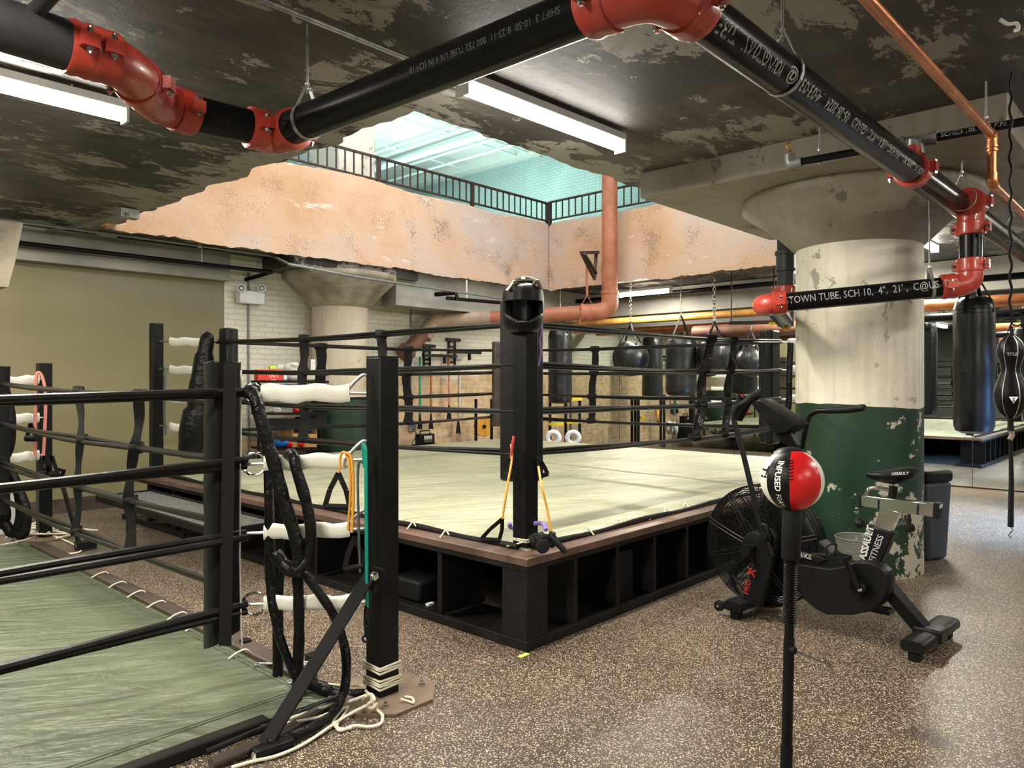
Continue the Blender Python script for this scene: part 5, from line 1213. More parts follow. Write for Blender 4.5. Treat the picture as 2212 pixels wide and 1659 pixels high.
glove(S(622, 966, 9.0), 0.8, 'red_vinyl', 'red and black glove on the bottom shelf before the carton', -1)
t = thing('carton', 'open cardboard carton of blue gloves on the bottom shelf', 'box', S(655, 966, 9.1))
m1 = MB(); A_ = S(632, 966, 8.85); B_ = S(684, 966, 8.85); hh = 0.18
m1.beam(A_+UP*hh/2, B_+UP*hh/2, 0.008, hh); m1.beam(A_+BD*.26+UP*hh*0.9, B_+BD*.26+UP*hh*0.9, 0.008, hh*1.8); m1.beam(A_+UP*hh*0.7, A_+BD*.26+UP*hh*0.7, 0.008, hh*1.4); m1.beam(B_+UP*hh*0.7, B_+BD*.26+UP*hh*0.7, 0.008, hh*1.4)
m1.build('walls', 'cardboard', t)
glove(S(660, 934, 9.2), 0.9, 'blue_vinyl', 'blue glove lower in the cardboard carton'); glove(S(662, 915, 9.2), 0.8, 'blue_vinyl', 'blue glove on top in the cardboard carton')
SB('rope_coil', 660, 808, 688, 822, 9.2, 0.1, 'cotton_rope', 'coil of white rope on the shelf top at right', 'rope', 0.02)
SB('white_board', 672, 776, 682, 812, 9.3, 0.02, 'bright_white', 'white card standing behind the coil on the shelf top', 'board')
t = thing('wall_socket', 'grey socket box low on the brick wall', 'socket', wallpt(540, 985)); MB().box(wallpt(540, 985), (0.1, 0.05, 0.14), AD, BD).build('box', 'galvanised', t, bevel=0.004)
t = thing('wall_socket', 'grey socket box on the brick wall with a hanging cable', 'socket', wallpt(890, 922)); MB().box(wallpt(890, 922), (0.14, 0.05, 0.14), AD, BD).build('box', 'galvanised', t, bevel=0.004)
MB().tube([wallpt(893, 926, 9.40), wallpt(899, 940, 9.38), wallpt(890, 958, 9.4)], 0.006, 6, smooth=5).build('cable', 'rubber', t)
# wall racks with hanging bands
def rack(px, py, px1, py1, label):
    t = thing('wall_rack', label, 'wall rack', wallpt(px, py1), 'black wall racks')
    m1 = MB()
    for q in (px, px+13): m1.beam(wallpt(q, py), wallpt(q, py1), 0.03, 0.03)
    for k in range(5): y = py+(py1-py)*(k+0.5)/5; m1.beam(wallpt(px, y), wallpt(px+13, y), 0.03, 0.03)
    m1.build('ladder', 'black_steel', t)
    MB().beam(wallpt(px-6, py+1), wallpt(px+24, py+3), 0.04, 0.05).build('top_bar', 'black_steel', t)
    MB().beam(wallpt(px-2, (py+py1)/2, 9.2), wallpt(px1, (py+py1)/2+2, 9.2), 0.06, 0.05).build('arm', 'black_steel', t)
    MB().tube([wallpt((px+px1)/2+10, (py+py1)/2+2, 9.2), wallpt((px+px1)/2+10, (py+py1)/2+18, 9.2)], 0.03, 10).build('hook', 'black_steel', t)
rack(916, 745, 985, 790, 'left black wall rack on the brick behind the ring'); rack(970, 732, 1038, 788, 'right black wall rack on the brick behind the ring')
for i, (px, y0, y1, m, lab) in enumerate(((907, 770, 925, 'teal_band', 'pale teal band hanging on the brick wall'), (931, 800, 925, 'copper', 'orange brown band hanging on the brick wall'), (970, 752, 905, 'pink_band', 'pink band hanging on the brick wall'), (990, 905, 935, 'red_band', 'short red band low on the brick wall'))):
    t = thing('wall_band', lab, 'exercise band', wallpt(px, y1, 9.35), 'bands hanging on the brick wall')
    MB().tube([wallpt(px, y0, 9.38), wallpt(px, y1, 9.36)], 0.018, 8).build('cord', m, t)
    m1 = MB()
    for k in (-4, 0, 4): m1.tube([wallpt(px, y1-30, 9.34), wallpt(px+k, y1+2, 9.33)], 0.014, 6)
    m1.build('handles', 'rubber', t)
# flood lamp on the floor against the brick (seen over the canvas)
t = thing('work_light', 'small flood work light sitting by the brick wall', 'work light', wallpt(918, 955, 9.2))
c = wallpt(918, 948, 9.15)
MB().box(c, (0.30, 0.14, 0.16), AD, BD).build('case', 'rubber', t, bevel=0.01)
MB().box(wallpt(924, 948, 9.06), (0.17, 0.02, 0.10), AD, BD).build('lens', 'chrome', t)
MB().tube([c+AD*-0.1+UP*0.08, c-AD*0.1+UP*0.13, c+AD*0.1+UP*0.13, c+AD*0.1+UP*0.08], 0.01, 8).build('handle', 'rubber', t)
# stand holding it up on a crate
tag(MB().box(Vector((c.x, c.y, (c.z-0.08)/2)), (0.4, 0.2, c.z-0.082), AD, BD).build('equipment_crate', 'rubber', bevel=0.01), 'black crate under the small work light', 'crate')
# yellow discs and yellow trimmed frame behind the ring
t = thing('storage_rack', 'black rack with yellow bars and yellow disc behind the far corner pad', 'rack', (W(1200, 0, 12.6).x, 12.6, 0))
dc = W(1045, 921, 12.9)
MB().lathe([(0, -0.03), (0.17, -0.03), (0.18, 0), (0.17, 0.03), (0, 0.03)], dc, (0.3, -0.95, 0), 32).build('disc', 'yellow_band', t)
MB().lathe([(0, -0.04), (0.03, -0.04), (0.03, 0.05), (0, 0.05)], dc, (0.3, -0.95, 0), 14).build('hub', 'black_steel', t)
for x0, x1, y in ((1186, 1217, 916), (1224, 1256, 912), (1232, 1257, 863)):
    MB().beam(W(x0, y, 13.7), W(x1, y-1, 13.7), 0.1, 0.05).build('bar', 'yellow_plastic', t)
for x in (1028, 1062, 1188, 1222, 1252): YR = 12.8 if x < 1100 else 13.8; MB().beam(W(x, 862, YR), Vector((W(x, 862, YR).x, YR, 0)), 0.05, 0.05).build('upright', 'black_steel', t)
for i, x in enumerate((1197, 1240)):
    tag(MB().ring(W(x-2, 946, 13.0), (0.1, 1, 0), 0.10, 0.048, 24, 10).build('white_helmet', 'white_plastic'), ['white padded ring on the left under the yellow bars', 'white padded ring on the right under the yellow bars'][i], 'padded ring', 'white padded rings')

# ================================================================ BAGS
def chain_mb(p0, p1, link=0.04, r=0.005):
    m1 = MB(); p0 = Vector(p0); p1 = Vector(p1); d = p1-p0; n = max(1, int(d.length/(link*0.72))); dn = d.normalized()
    s = Vector((1, 0, 0)) if abs(dn.x) < 0.8 else Vector((0, 1, 0)); s = (s-dn*s.dot(dn)).normalized(); u = dn.cross(s)
    for i in range(n):
        c = p0+d*((i+0.5)/n); x = s if i % 2 else u
        m1.tube([c+dn*math.cos(a)*link*0.5+x*math.sin(a)*link*0.28 for a in [2*math.pi*k/10 for k in range(10)]], r, 5, closed=True)
    return m1
def heavy_bag(c, r, z0, z1, ztop, label, straps=4, chain=False):
    c = Vector((c.x, c.y, 0)); t = thing('heavy_bag', label, 'punching bag', c+UP*z0, 'hanging punching bags'); L = z1-z0
    folds = lambda th, z: 1+0.035*math.sin(th*11)*max(0, (z-(z1-0.10))/0.10)
    prof = [(0.0, z0), (r*0.6, z0+0.005), (r*0.9, z0+0.03), (r*0.99, z0+0.08)]+[(r*(1+0.012*math.sin(k*1.3)), z0+0.08+(L-0.2)*k/12) for k in range(1, 13)]+[(r*0.97, z1-0.09), (r*0.86, z1-0.03), (r*0.6, z1), (0, z1+0.005)]
    MB().lathe(prof, c, UP, 44, folds).build('body', 'bag_vinyl', t)
    m1 = MB(); m1.lathe([(r*1.004, 0), (r*1.012, 0.004), (r*1.004, 0.008)], c+UP*(z1-0.17), UP, 44); m1.lathe([(r*1.004, 0), (r*1.012, 0.004), (r*1.004, 0.008)], c+UP*(z1-0.13), UP, 44); m1.build('seam', 'black_vinyl', t)
    ap = c+UP*(z1+r*1.5)
    for k in range(straps):
        th = 2*math.pi*k/straps+0.6; e = c+Vector((math.cos(th)*r*0.88, math.sin(th)*r*0.88, z1-0.04))
        MB().beam(e-UP*0.12+Vector((math.cos(th), math.sin(th), 0))*r*0.14, e+UP*0.01, 0.04, 0.01, up=Vector((math.cos(th), math.sin(th), 0))).build('strap_tab', 'webbing', t)
        MB().beam(e, ap, 0.035, 0.006, up=Vector((math.cos(th), math.sin(th), 0))).build('strap', 'webbing', t)
    if chain: chain_mb(ap, Vector((c.x, c.y, ztop)), 0.06, 0.007).build('chain', 'chrome', t)
    else: MB().tube([ap-UP*0.01, Vector((c.x, c.y, ztop))], 0.006, 6).build('chain', 'galvanised', t)
    return t
c = W(2104, 0, 7.4); heavy_bag(c, 0.180, EYE-(937-HY)/FPX*7.4, EYE+(HY-642)/FPX*7.4, 3.17, 'large black heavy bag hanging right of the big column')
heavy_bag(Vector((5.04, 10.17, 0)), 0.18, 0.94, 2.42, 3.17, 'black heavy bag hidden behind the column and seen in the mirror')
heavy_bag(W(2113, 0, 9.0), 0.17, 0.98, 2.3, 3.17, 'black heavy bag hanging behind the large one')
c = W(1210, 0, 13.4); heavy_bag(c, 0.215, EYE-(872-HY)/FPX*13.4, EYE+(HY-712)/FPX*13.4, 3.17, 'dark grey heavy bag right of the headgear post')
Y_ = 12.2; c = W(1471, 0, Y_); heavy_bag(c, 0.25, EYE-(856-HY)/FPX*Y_, EYE+(HY-730)/FPX*Y_, 3.17, 'short wide black heavy bag between the round bags')
def ball_bag(c, r, zc, ztop, label, tear=0.0, chain=False):
    c = Vector((c.x, c.y, 0)); t = thing('round_bag', label, 'punching bag', c+UP*(zc-r), 'hanging punching bags')
    wr = lambda th, z: 1+0.012*math.sin(th*16)
    prof = []
    for k in range(21):
        ph = math.pi*k/20; rr = r*math.sin(ph); z = -r*math.cos(ph)
        if z > 0: z *= 1.0+tear
        prof.append((max(rr, 0), zc+z))
    prof[0] = (0, prof[0][1]); prof[-1] = (0, prof[-1][1])
    MB().lathe(prof, c, UP, 48, wr).build('body', 'bag_vinyl', t)
    m1 = MB()
    for k in range(8):
        th = 2*math.pi*k/8+0.2
        m1.tube([c+Vector((math.cos(th)*r*1.005*math.sin(p), math.sin(th)*r*1.005*math.sin(p), zc-r*math.cos(p))) for p in [math.pi*(0.1+0.8*j/12) for j in range(13)]], 0.004, 5)
    m1.build('piping', 'black_vinyl', t)
    ap = c+UP*(zc+r*2.0)
    for k in range(4):
        th = 2*math.pi*k/4+0.35; e = c+Vector((math.cos(th)*r*0.72, math.sin(th)*r*0.72, zc+r*0.72))
        MB().beam(e, ap, 0.035, 0.006, up=Vector((math.cos(th), math.sin(th), 0))).build('strap', 'webbing', t)
    m1 = chain_mb(ap, Vector((c.x, c.y, ztop)), 0.075 if chain else 0.05, 0.009 if chain else 0.006); m1.build('chain', 'chrome', t)
    return t
ball_bag(W(1362, 0, 12.6), 0.307, EYE+(HY-774)/FPX*12.6, 3.17, 'round black wrecking ball bag, leftmost of the three on chains')
ball_bag(W(1543, 0, 12.0), 0.275, EYE+(HY-768)/FPX*12.0, 3.17, 'round black bag on a heavy bright chain, middle of the three', 0.25, True)
ball_bag(W(1623, 0, 11.3), 0.235, EYE+(HY-781)/FPX*11.3, EYE+(HY-699)/FPX*11.3, 'round black bag nearest the corner pad by the column')
bmb = MB().beam(W(1575, 698, 11.4), W(1680, 696, 11.2), 0.05, 0.05)
for q in (W(1580, 698, 11.4), W(1672, 696, 11.2)): bmb.tube([q, Vector((q.x, q.y, 3.17))], 0.01, 6)
tag(bmb.build('bag_beam', 'black_steel'), 'dark beam carrying the small round bag by the column', 'beam')
# wall box between mirrors
# double end bag
dx, dy_ = 2183, 3.55
c = W(dx, 0, dy_); c = Vector((c.x, c.y, 0)); zz = lambda py: EYE-(py-HY)/FPX*dy_
t = thing('double_end_bag', 'black double end bag with white logo patches at the right edge', 'punching bag', c+UP*zz(905))
wpx = dy_/FPX
prof = [(0.0, zz(906)), (8*wpx, zz(903)), (20*wpx, zz(892)), (30*wpx, zz(870)), (31.5*wpx, zz(852)), (27*wpx, zz(830)), (19*wpx, zz(808)), (17*wpx, zz(797)), (20*wpx, zz(782)), (24.5*wpx, zz(768)), (25*wpx, zz(757)), (22*wpx, zz(742)), (13*wpx, zz(730)), (5*wpx, zz(724)), (0, zz(723))]
prof = [(r, z) for r, z in prof]
MB().lathe(prof, c, UP, 36, lambda th, z: 1-0.02*abs(math.cos(th*3))).build('body', 'black_vinyl', t)
m1 = MB()
for k in range(6):
    th = math.pi*2*k/6+math.radians(208); m1.tube([c+Vector((math.cos(th)*r*0.985, math.sin(th)*r*0.985, z)) for r, z in prof[1:-1]], 0.0022, 5, smooth=3)
m1.build('piping', 'galvanised', t)
fd = Vector((-c.x, -c.y, 0)).normalized(); sd = Vector((-fd.y, fd.x, 0))
def fdf(py, rad, ox=0.0): return lambda x, y: c+UP*(zz(py)+y)+fd*math.sqrt(max(1e-6, rad*rad-(x+ox)**2))+sd*(x+ox)
m1 = MB(); fn = fdf(789, 25.6*wpx, 0.006)
fn = fdf(793, 19.6*wpx, 0.008); text_on('TITLE', 0.02, fdf(769, 25.3*wpx, 0.006), bold=0.0006, sx=0.85).build('lettering', 'bright_white', t, fix=False)
f2 = fdf(872, 31*wpx, 0.012)
MB().add([f2(-0.018, 0.034)+fd*.001, f2(0.018, 0.034)+fd*.001, f2(0, 0.0)+fd*.001], [(0, 1, 2)]).build('badge', 'bright_white', t, solid=0.001, fix=False)
text_on('T', 0.024, lambda x, y: f2(x, y+0.013)+fd*.003, bold=0.0006).build('badge_letter', 'rubber', t, fix=False)
for th in (0.4, 2.5, 4.5): MB().beam(c+UP*zz(735)+Vector((math.cos(th), math.sin(th), 0))*12*wpx, c+UP*zz(705), 0.014, 0.004).build('strap', 'webbing', t)
MB().lathe([(0.016, 0), (0.012, 0.03), (0.014, 0.06), (0.03, 0.07)], c+UP*zz(930), UP, 14).build('neck', 'black_vinyl', t)
m1 = MB()
m1.tube([c+UP*zz(705), c+UP*zz(690)+Vector((0.008, 0, 0)), c+UP*zz(682)], 0.004, 6); m1.ring(c+UP*zz(690)+Vector((0.03, 0, 0)), (0, 1, 0), 0.03, 0.004)
m1.tube([c+UP*zz(690)+Vector((0.006*math.sin(k*1.1), 0, 0.02*k)) for k in range(1, 60)], 0.006, 6)
m1.build('upper_cord', 'rubber', t)
MB().tube([c+UP*zz(928), c+UP*zz(940)+Vector((.008, 0, 0)), c+UP*zz(950)+Vector((-.005, 0, 0))], 0.012, 8).build('tape_wrap', 'tan_strap', t)
MB().tube([c+UP*zz(944), c+UP*zz(1040)+Vector((.004, 0, 0)), c+UP*zz(1138)], [0.008, 0.011, 0.013], 8).build('lower_cord', 'rubber', t)
MB().tube([c+UP*zz(1138), c+UP*zz(1145)+Vector((.01, 0, 0)), c+UP*zz(1155)+Vector((-.008, 0, 0)), c+UP*zz(1162)+Vector((.004, 0, 0))], 0.003, 6, smooth=4).build('hook', 'chrome', t)
# ================================================================ THE AIR BIKE
BO = Vector((1.63, 4.82, 0)); E1v = Vector((0.692, -0.722, 0)); E2v = Vector((0.722, 0.692, 0))
bike = thing('exercise_bike', 'black air resistance exercise bike with large fan wheel in front of the big column', 'exercise bike', BO)
def BK(px, py, v=0.0):
    d = Vector(((px-CX)/FPX, 1, -(py-HY)/FPX)); O = BO+E2v*v; e = Vector((0, 0, EYE))
    s = (O-e).dot(E2v)/d.dot(E2v); return e+d*s
def bprism(pts, v0, v1, name, m='bike_black', bevel=0.006, parent=None):
    P = [BK(x, y, v0) for x, y in pts]
    return MB().prism(P, E2v*(v1-v0)).build(name, m, parent or bike, bevel=bevel)
def bprism_c(pts, v0, v1, name, m, cham=0.02, parent=None):
    """prism with pillowed sides"""
    P = [BK(x, y, v0) for x, y in pts]; c = sum(P, Vector())/len(P); n = len(P); L = [(-0.0, 1-cham*3), (cham, 1.0), (v1-v0-cham, 1.0), (v1-v0, 1-cham*3)]
    vs = []; fs = []
    for dv, s in L: vs += [c+(p-c)*s+E2v*dv for p in P]
    for i in range(3):
        for k in range(n): fs.append((i*n+k, i*n+(k+1) % n, (i+1)*n+(k+1) % n, (i+1)*n+k))
    fs += [tuple(range(n-1, -1, -1)), tuple(3*n+k for k in range(n))]
    return MB().add(vs, fs).build(name, m, parent or bike, bevel=0.003)
# fan cage : concentric wires on two domed faces
fc = BK(1652, 1176, 0.0); RF_ = 0.385
m1 = MB()
def dome(r): return 0.115-0.055*(r/RF_)**2.5
for sg in (-1, 1):
    for k in range(22):
        r = 0.085+k*(RF_-0.09)/21
        c = fc+E2v*sg*dome(r)
        m1.tube([c+E1v*math.cos(t)*r+UP*math.sin(t)*r for t in [2*math.pi*i/56 for i in range(56)]], 0.0032, 4, closed=True)
    for k in range(10):
        t = 2*math.pi*k/10+0.3; D = E1v*math.cos(t)+UP*math.sin(t)
        for off in (-0.012, 0.012):
            Nn = (E1v*-math.sin(t)+UP*math.cos(t))*off
            m1.tube([fc+D*r+Nn+E2v*sg*(dome(r)+0.003) for r in (0.08, 0.15, 0.22, 0.29, 0.35, RF_)], 0.0032, 4)
for k in range(7):
    c = fc+E2v*(-0.055+k*0.0183); m1.tube([c+E1v*math.cos(t)*RF_+UP*math.sin(t)*RF_ for t in [2*math.pi*i/64 for i in range(64)]], 0.0036, 4, closed=True)
cage = m1.build('fan_cage', 'bike_black', bike, fix=False)
MB().lathe([(0, -0.128), (0.085, -0.124), (0.10, -0.115), (0.10, 0.115), (0.085, 0.124), (0, 0.128)], fc, E2v, 40).build('fan_hub', 'bike_black', bike)
for k in range(8):
    t = 2*math.pi*k/8; D = E1v*math.cos(t)+UP*math.sin(t); T = -E1v*math.sin(t)+UP*math.cos(t)
    MB().box(fc+D*0.22, (0.24, 0.09, 0.004), D, (T*0.35+E2v*0.94).normalized(), (T*0.94-E2v*0.35).normalized()).build('fan_blade', 'bike_black', bike)
# stabiliser feet
def stab(u, v0, v1, name, zc=0.085, wd=0.13):
    o = BO+E1v*u; vs = []; fs = []; K = 20
    for i, v in enumerate((v0, v0+0.012, v1-0.012, v1)):
        s = 0.93 if i in (0, 3) else 1
        for k in range(K):
            th = 2*math.pi*k/K; x = math.copysign(abs(math.cos(th))**0.5, math.cos(th))*wd/2*s; z = math.copysign(abs(math.sin(th))**0.7, math.sin(th))*0.032*s
            vs.append(o+E2v*v+E1v*x+UP*(zc+z))
    for i in range(3):
        for k in range(K): fs.append((i*K+k, i*K+(k+1) % K, (i+1)*K+(k+1) % K, (i+1)*K+k))
    fs += [tuple(range(K-1, -1, -1)), tuple(3*K+k for k in range(K))]
    st = MB().add(vs, fs).build(name, 'bike_black', bike)
    for v in (v0+0.05, v1-0.05): MB().box(o+E2v*v+UP*0.027, (0.06, 0.06, 0.052), E1v, E2v).build('foot', 'rubber', st, bevel=0.006)
    return st
s_f = stab(-0.06, -0.29, 0.27, 'front_stabiliser'); s_r = stab(0.965, -0.24, 0.37, 'rear_stabiliser')
for v in (-0.25, 0.23):
    wq = BO+E1v*(-0.165)+E2v*(v)+UP*0.065
    MB().beam(BO+E1v*-0.08+E2v*v+UP*0.08, wq, 0.02, 0.03).build('wheel_arm', 'bike_black', s_f)
    MB().lathe([(0, -0.014), (0.025, -0.014), (0.034, -0.008), (0.034, 0.008), (0.025, 0.014), (0, 0.014)], wq+E2v*-0.02, E2v, 24).build('transport_wheel', 'rubber', s_f)
    MB().lathe([(0, -0.004), (0.008, -0.004), (0.008, 0.004), (0, 0.004)], wq+E2v*-0.037, E2v, 12).build('axle_bolt', 'chrome', s_f)
# fork panels
for v0 in (-0.19, 0.13):
    pf = [(1600, 1303), (1641, 1312), (1662, 1240), (1676, 1165), (1664, 1140), (1640, 1150), (1628, 1215)]
    P = [BK(x, y, -0.19) + E2v*(v0+0.19) for x, y in pf]
    fk = MB().prism(P, E2v*0.055).build('fork_panel', 'bike_black', bike, bevel=0.008)
    if v0 < 0: fork = fk
def face_text(txt, size, px, py, v, pa, pb, m, par, bold=0.001, sx=1.0, center=True):
    """text on plane v; baseline direction from pixel pa to pb"""
    a = BK(*pa, v); b_ = BK(*pb, v); X = (b_-a).normalized(); Y = (-E2v).cross(X); Y = Y.normalized()
    if Y.z < 0 and abs(X.z) < 0.7: Y = -Y
    o = BK(px, py, v)
    return text_on(txt, size, lambda x, y: o+X*x+Y*y-E2v*0.001, center, 1.0, bold, sx).build('lettering', m, par, fix=False)
face_text('PRO', 0.052, 1620, 1270, -0.191, (1615, 1290), (1630, 1215), 'red_ink', fork, 0.001)
face_text('X', 0.078, 1632, 1240, -0.192, (1615, 1290), (1630, 1215), 'red_ink', fork, 0.003)
# axle and handle pivots
MB().tube([fc-E2v*0.23, fc+E2v*0.23], 0.022, 14).build('axle', 'bike_black', bike)
for sg in (-1, 1): MB().lathe([(0, -0.02), (0.035, -0.02), (0.04, 0.0), (0.035, 0.02), (0, 0.02)], fc+E2v*sg*0.235+E1v*0.0, E2v, 20).build('pivot_cap', 'bike_black', bike)
# shroud and frame
bprism_c([(1668, 1012), (1700, 1010), (1715, 1085), (1745, 1150), (1790, 1190), (1800, 1203), (1785, 1211), (1730, 1212), (1690, 1200), (1662, 1188)], -0.06, 0.06, 'fan_shroud', 'bike_black', 0.012)
bprism_c([(1668, 1188), (1715, 1192), (1790, 1196), (1815, 1212), (1860, 1238), (1880, 1262), (1850, 1272), (1760, 1250), (1670, 1226)], -0.085, 0.06, 'main_beam', 'bike_black', 0.02)
sh = bprism_c([(1700, 1184), (1740, 1194), (1770, 1203), (1785, 1210), (1770, 1216), (1730, 1207), (1700, 1198)], -0.10, -0.05, 'top_cover', 'bike_black', 0.01)
face_text('AIRBIKE', 0.04, 1728, 1203, -0.102, (1712, 1196), (1750, 1205), 'bright_white', sh, 0.001)
cc = bprism_c([(1719, 1218), (1716, 1262), (1728, 1292), (1758, 1316), (1782, 1329), (1838, 1330), (1880, 1322), (1905, 1307), (1918, 1285), (1923, 1258), (1916, 1236), (1902, 1222), (1880, 1214), (1850, 1213), (1825, 1222), (1790, 1228)], -0.115, -0.01, 'chain_cover', 'bike_black', 0.02)
cr = BK(1862, 1270, -0.12)
MB().lathe([(0.072, -0.002), (0.076, -0.006), (0.080, -0.002)], cr, -E2v, 40).build('crank_ring', 'bike_black', cc)
MB().lathe([(0, 0.0), (0.03, 0.0), (0.03, 0.02), (0.022, 0.03), (0, 0.03)], cr, -E2v, 24).build('crank_boss', 'black_steel', bike)
MB().lathe([(0, 0.0), (0.014, 0.0), (0.014, 0.004), (0, 0.006)], cr-E2v*0.03, -E2v, 16).build('crank_bolt', 'chrome', bike)
k1 = BK(1822, 1200, -0.16)
MB().beam(cr-E2v*0.035, k1, 0.028, 0.018, up=E2v).build('crank_arm', 'bike_black', bike, bevel=0.005)
def pedal(c, sgn):
    m1 = MB(); o = c+E2v*sgn*0.055
    for q in (-0.045, 0.045): m1.box(o+E1v*q, (0.012, 0.10, 0.022), E1v, E2v)
    for q in (-0.05, 0.0, 0.05): m1.box(o+E2v*q, (0.09, 0.01, 0.02), E1v, E2v)
    pd = m1.build('pedal', 'bike_black', bike)
    MB().tube([o+E1v*-0.05+E2v*-0.05, o+E1v*-0.05+E2v*-0.05+UP*0.06, o+E1v*-0.04+E2v*0.05+UP*0.06, o+E1v*-0.05+E2v*0.05], 0.006, 6, smooth=3).build('toe_strap', 'webbing', pd)
pedal(k1, -1)
k2 = BK(1900, 1322, 0.10); MB().beam(cr+E2v*0.20, k2, 0.028, 0.018, up=E2v).build('crank_arm', 'bike_black', bike); pedal(k2, 1)
# rear leg
rl0 = BK(1912, 1262, 0.0); rl1 = BO+E1v*0.935+E2v*0.045+UP*0.10
MB().beam(rl0, rl1, 0.085, 0.075, up=E1v).build('rear_leg', 'bike_black', bike, bevel=0.01)
MB().box(BO+E1v*0.965+E2v*0.045+UP*0.095, (0.15, 0.13, 0.072), E1v, E2v).build('leg_saddle', 'bike_black', bike, bevel=0.012)
# seat tube
st = bprism([(1857, 1206), (1900, 1222), (1931, 1152), (1884, 1137)], -0.04, 0.04, 'seat_tube', 'bike_black', 0.008)
face_text('ASSAULT', 0.054, 1879, 1176, -0.042, (1877, 1214), (1893, 1152), 'bright_white', st, 0.003, 0.95)
face_text('FITNESS', 0.050, 1899, 1187, -0.042, (1890, 1218), (1912, 1158), 'bright_white', st, 0.0006, 0.95)
bprism([(1888, 1140), (1924, 1151), (1944, 1106), (1900, 1098)], -0.025, 0.025, 'seat_post', 'chrome', 0.003)
rail = bprism([(1856, 1070), (1857, 1093), (2026, 1119), (2030, 1090)], -0.03, 0.03, 'slide_rail', 'chrome', 0.003)
bprism([(1853, 1068), (1855, 1095), (1861, 1096), (1860, 1069)], -0.033, 0.033, 'rail_cap', 'rubber', 0.003, rail)
bprism([(2016, 1086), (2014, 1120), (2027, 1122), (2029, 1088)], -0.033, 0.033, 'rail_cap', 'rubber', 0.003, rail)
for px in (1896, 1981): bprism([(px, 1074+(px-1856)*0.12), (px-1, 1099+(px-1896)*0.15), (px+3, 1100+(px-1896)*0.15), (px+4, 1075+(px-1856)*0.12)], -0.0325, 0.0325, 'rail_band', 'rubber', 0.001, rail)
MB().tube([BK(1870, 1072, 0), BK(1875, 1060, 0), BK(1888, 1054, 0), BK(1925, 1059, 0)], 0.012, 12, smooth=6).build('seat_lever', 'chrome', bike)
MB().tube([BK(1928, 1075, 0), BK(1930, 1050, 0)], 0.024, 14).build('saddle_clamp', 'bike_black', bike)
# saddle
vs = []; fs = []; NS = 16; K = 16
top = [(1868, 1023), (1880, 1018), (1900, 1018), (1920, 1014), (1945, 1008), (1970, 1007), (1984, 1012)]
bot = [(1870, 1028), (1885, 1036), (1905, 1042), (1925, 1046), (1945, 1046), (1968, 1038), (1983, 1028)]
wid = [0.02, 0.028, 0.036, 0.055, 0.09, 0.105, 0.085]
for i in range(7):
    a = BK(*top[i], 0.0); b_ = BK(*bot[i], 0.0); c = (a+b_)/2; hz_ = (a-b_).length/2
    for k in range(K):
        th = 2*math.pi*k/K; vs.append(c+UP*hz_*math.copysign(abs(math.sin(th))**0.8, math.sin(th))+E2v*wid[i]*math.cos(th)*(1 if math.sin(th) > -0.3 else 0.7))
for i in range(6):
    for k in range(K): fs.append((i*K+k, i*K+(k+1) % K, (i+1)*K+(k+1) % K, (i+1)*K+k))
fs += [tuple(range(K-1, -1, -1)), tuple(6*K+k for k in range(K))]
sad = MB().add(vs, fs).build('saddle', 'black_vinyl', bike, subsurf=1)
o_ = BK(1944, 1026, -0.115); text_on('ASSAULT', 0.022, lambda x, y: o_+E1v*x+UP*(y+x*0.12)-E2v*0.0, bold=0.0008).build('lettering', 'bright_white', sad, fix=False)
# knobs
for (px, py, v, d) in ((1866, 1134, -0.02, (-1, 0)), (1964, 1130, -0.02, (0, -1))):
    o = BK(px, py, v); ax = (E1v*-1+UP*0.25) if d[0] else -UP
    MB().lathe([(0.008, -0.05), (0.01, 0), (0.026, 0.008), (0.032, 0.028), (0.026, 0.045), (0, 0.048)], o-ax*0.0, ax, 8).build('adjuster_knob', 'rubber', bike)
# handles
hv = -0.235
MB().tube([BK(x, y, hv) for x, y in ((1668, 1202), (1655, 1168), (1640, 1130), (1622, 1050), (1604, 975), (1588, 918), (1586, 896), (1596, 878), (1618, 866), (1632, 856))], 0.017, 14, smooth=6).build('handle_arm', 'bike_black', bike)
MB().tube([BK(1602, 874, hv), BK(1618, 866, hv), BK(1630, 857, hv-0.005), BK(1638, 850, hv-0.02), BK(1648, 848, hv-0.05)], [0.021, 0.024, 0.027, 0.027, 0.025], 16, smooth=6).build('grip', 'rubber', bike)
MB().tube([BK(x, y, 0.235) for x, y in ((1700, 1150), (1716, 1060), (1733, 965), (1744, 910), (1752, 895), (1766, 888), (1790, 887))], 0.017, 14, smooth=6).build('handle_arm', 'bike_black', bike)
MB().tube([BK(1786, 887, 0.235), BK(1830, 885, 0.235), BK(1862, 881, 0.235), BK(1868, 882, 0.235)], [0.020, 0.022, 0.022, 0.016], 16, smooth=5).build('grip', 'rubber', bike)
# foot peg on the hub
MB().tube([BK(1648, 1155, -0.21), BK(1650, 1158, -0.30)], 0.02, 14).build('foot_peg', 'bike_black', bike)
bprism([(1640, 1130), (1655, 1132), (1664, 1170), (1648, 1172)], -0.255, -0.225, 'handle_socket', 'bike_black', 0.008)
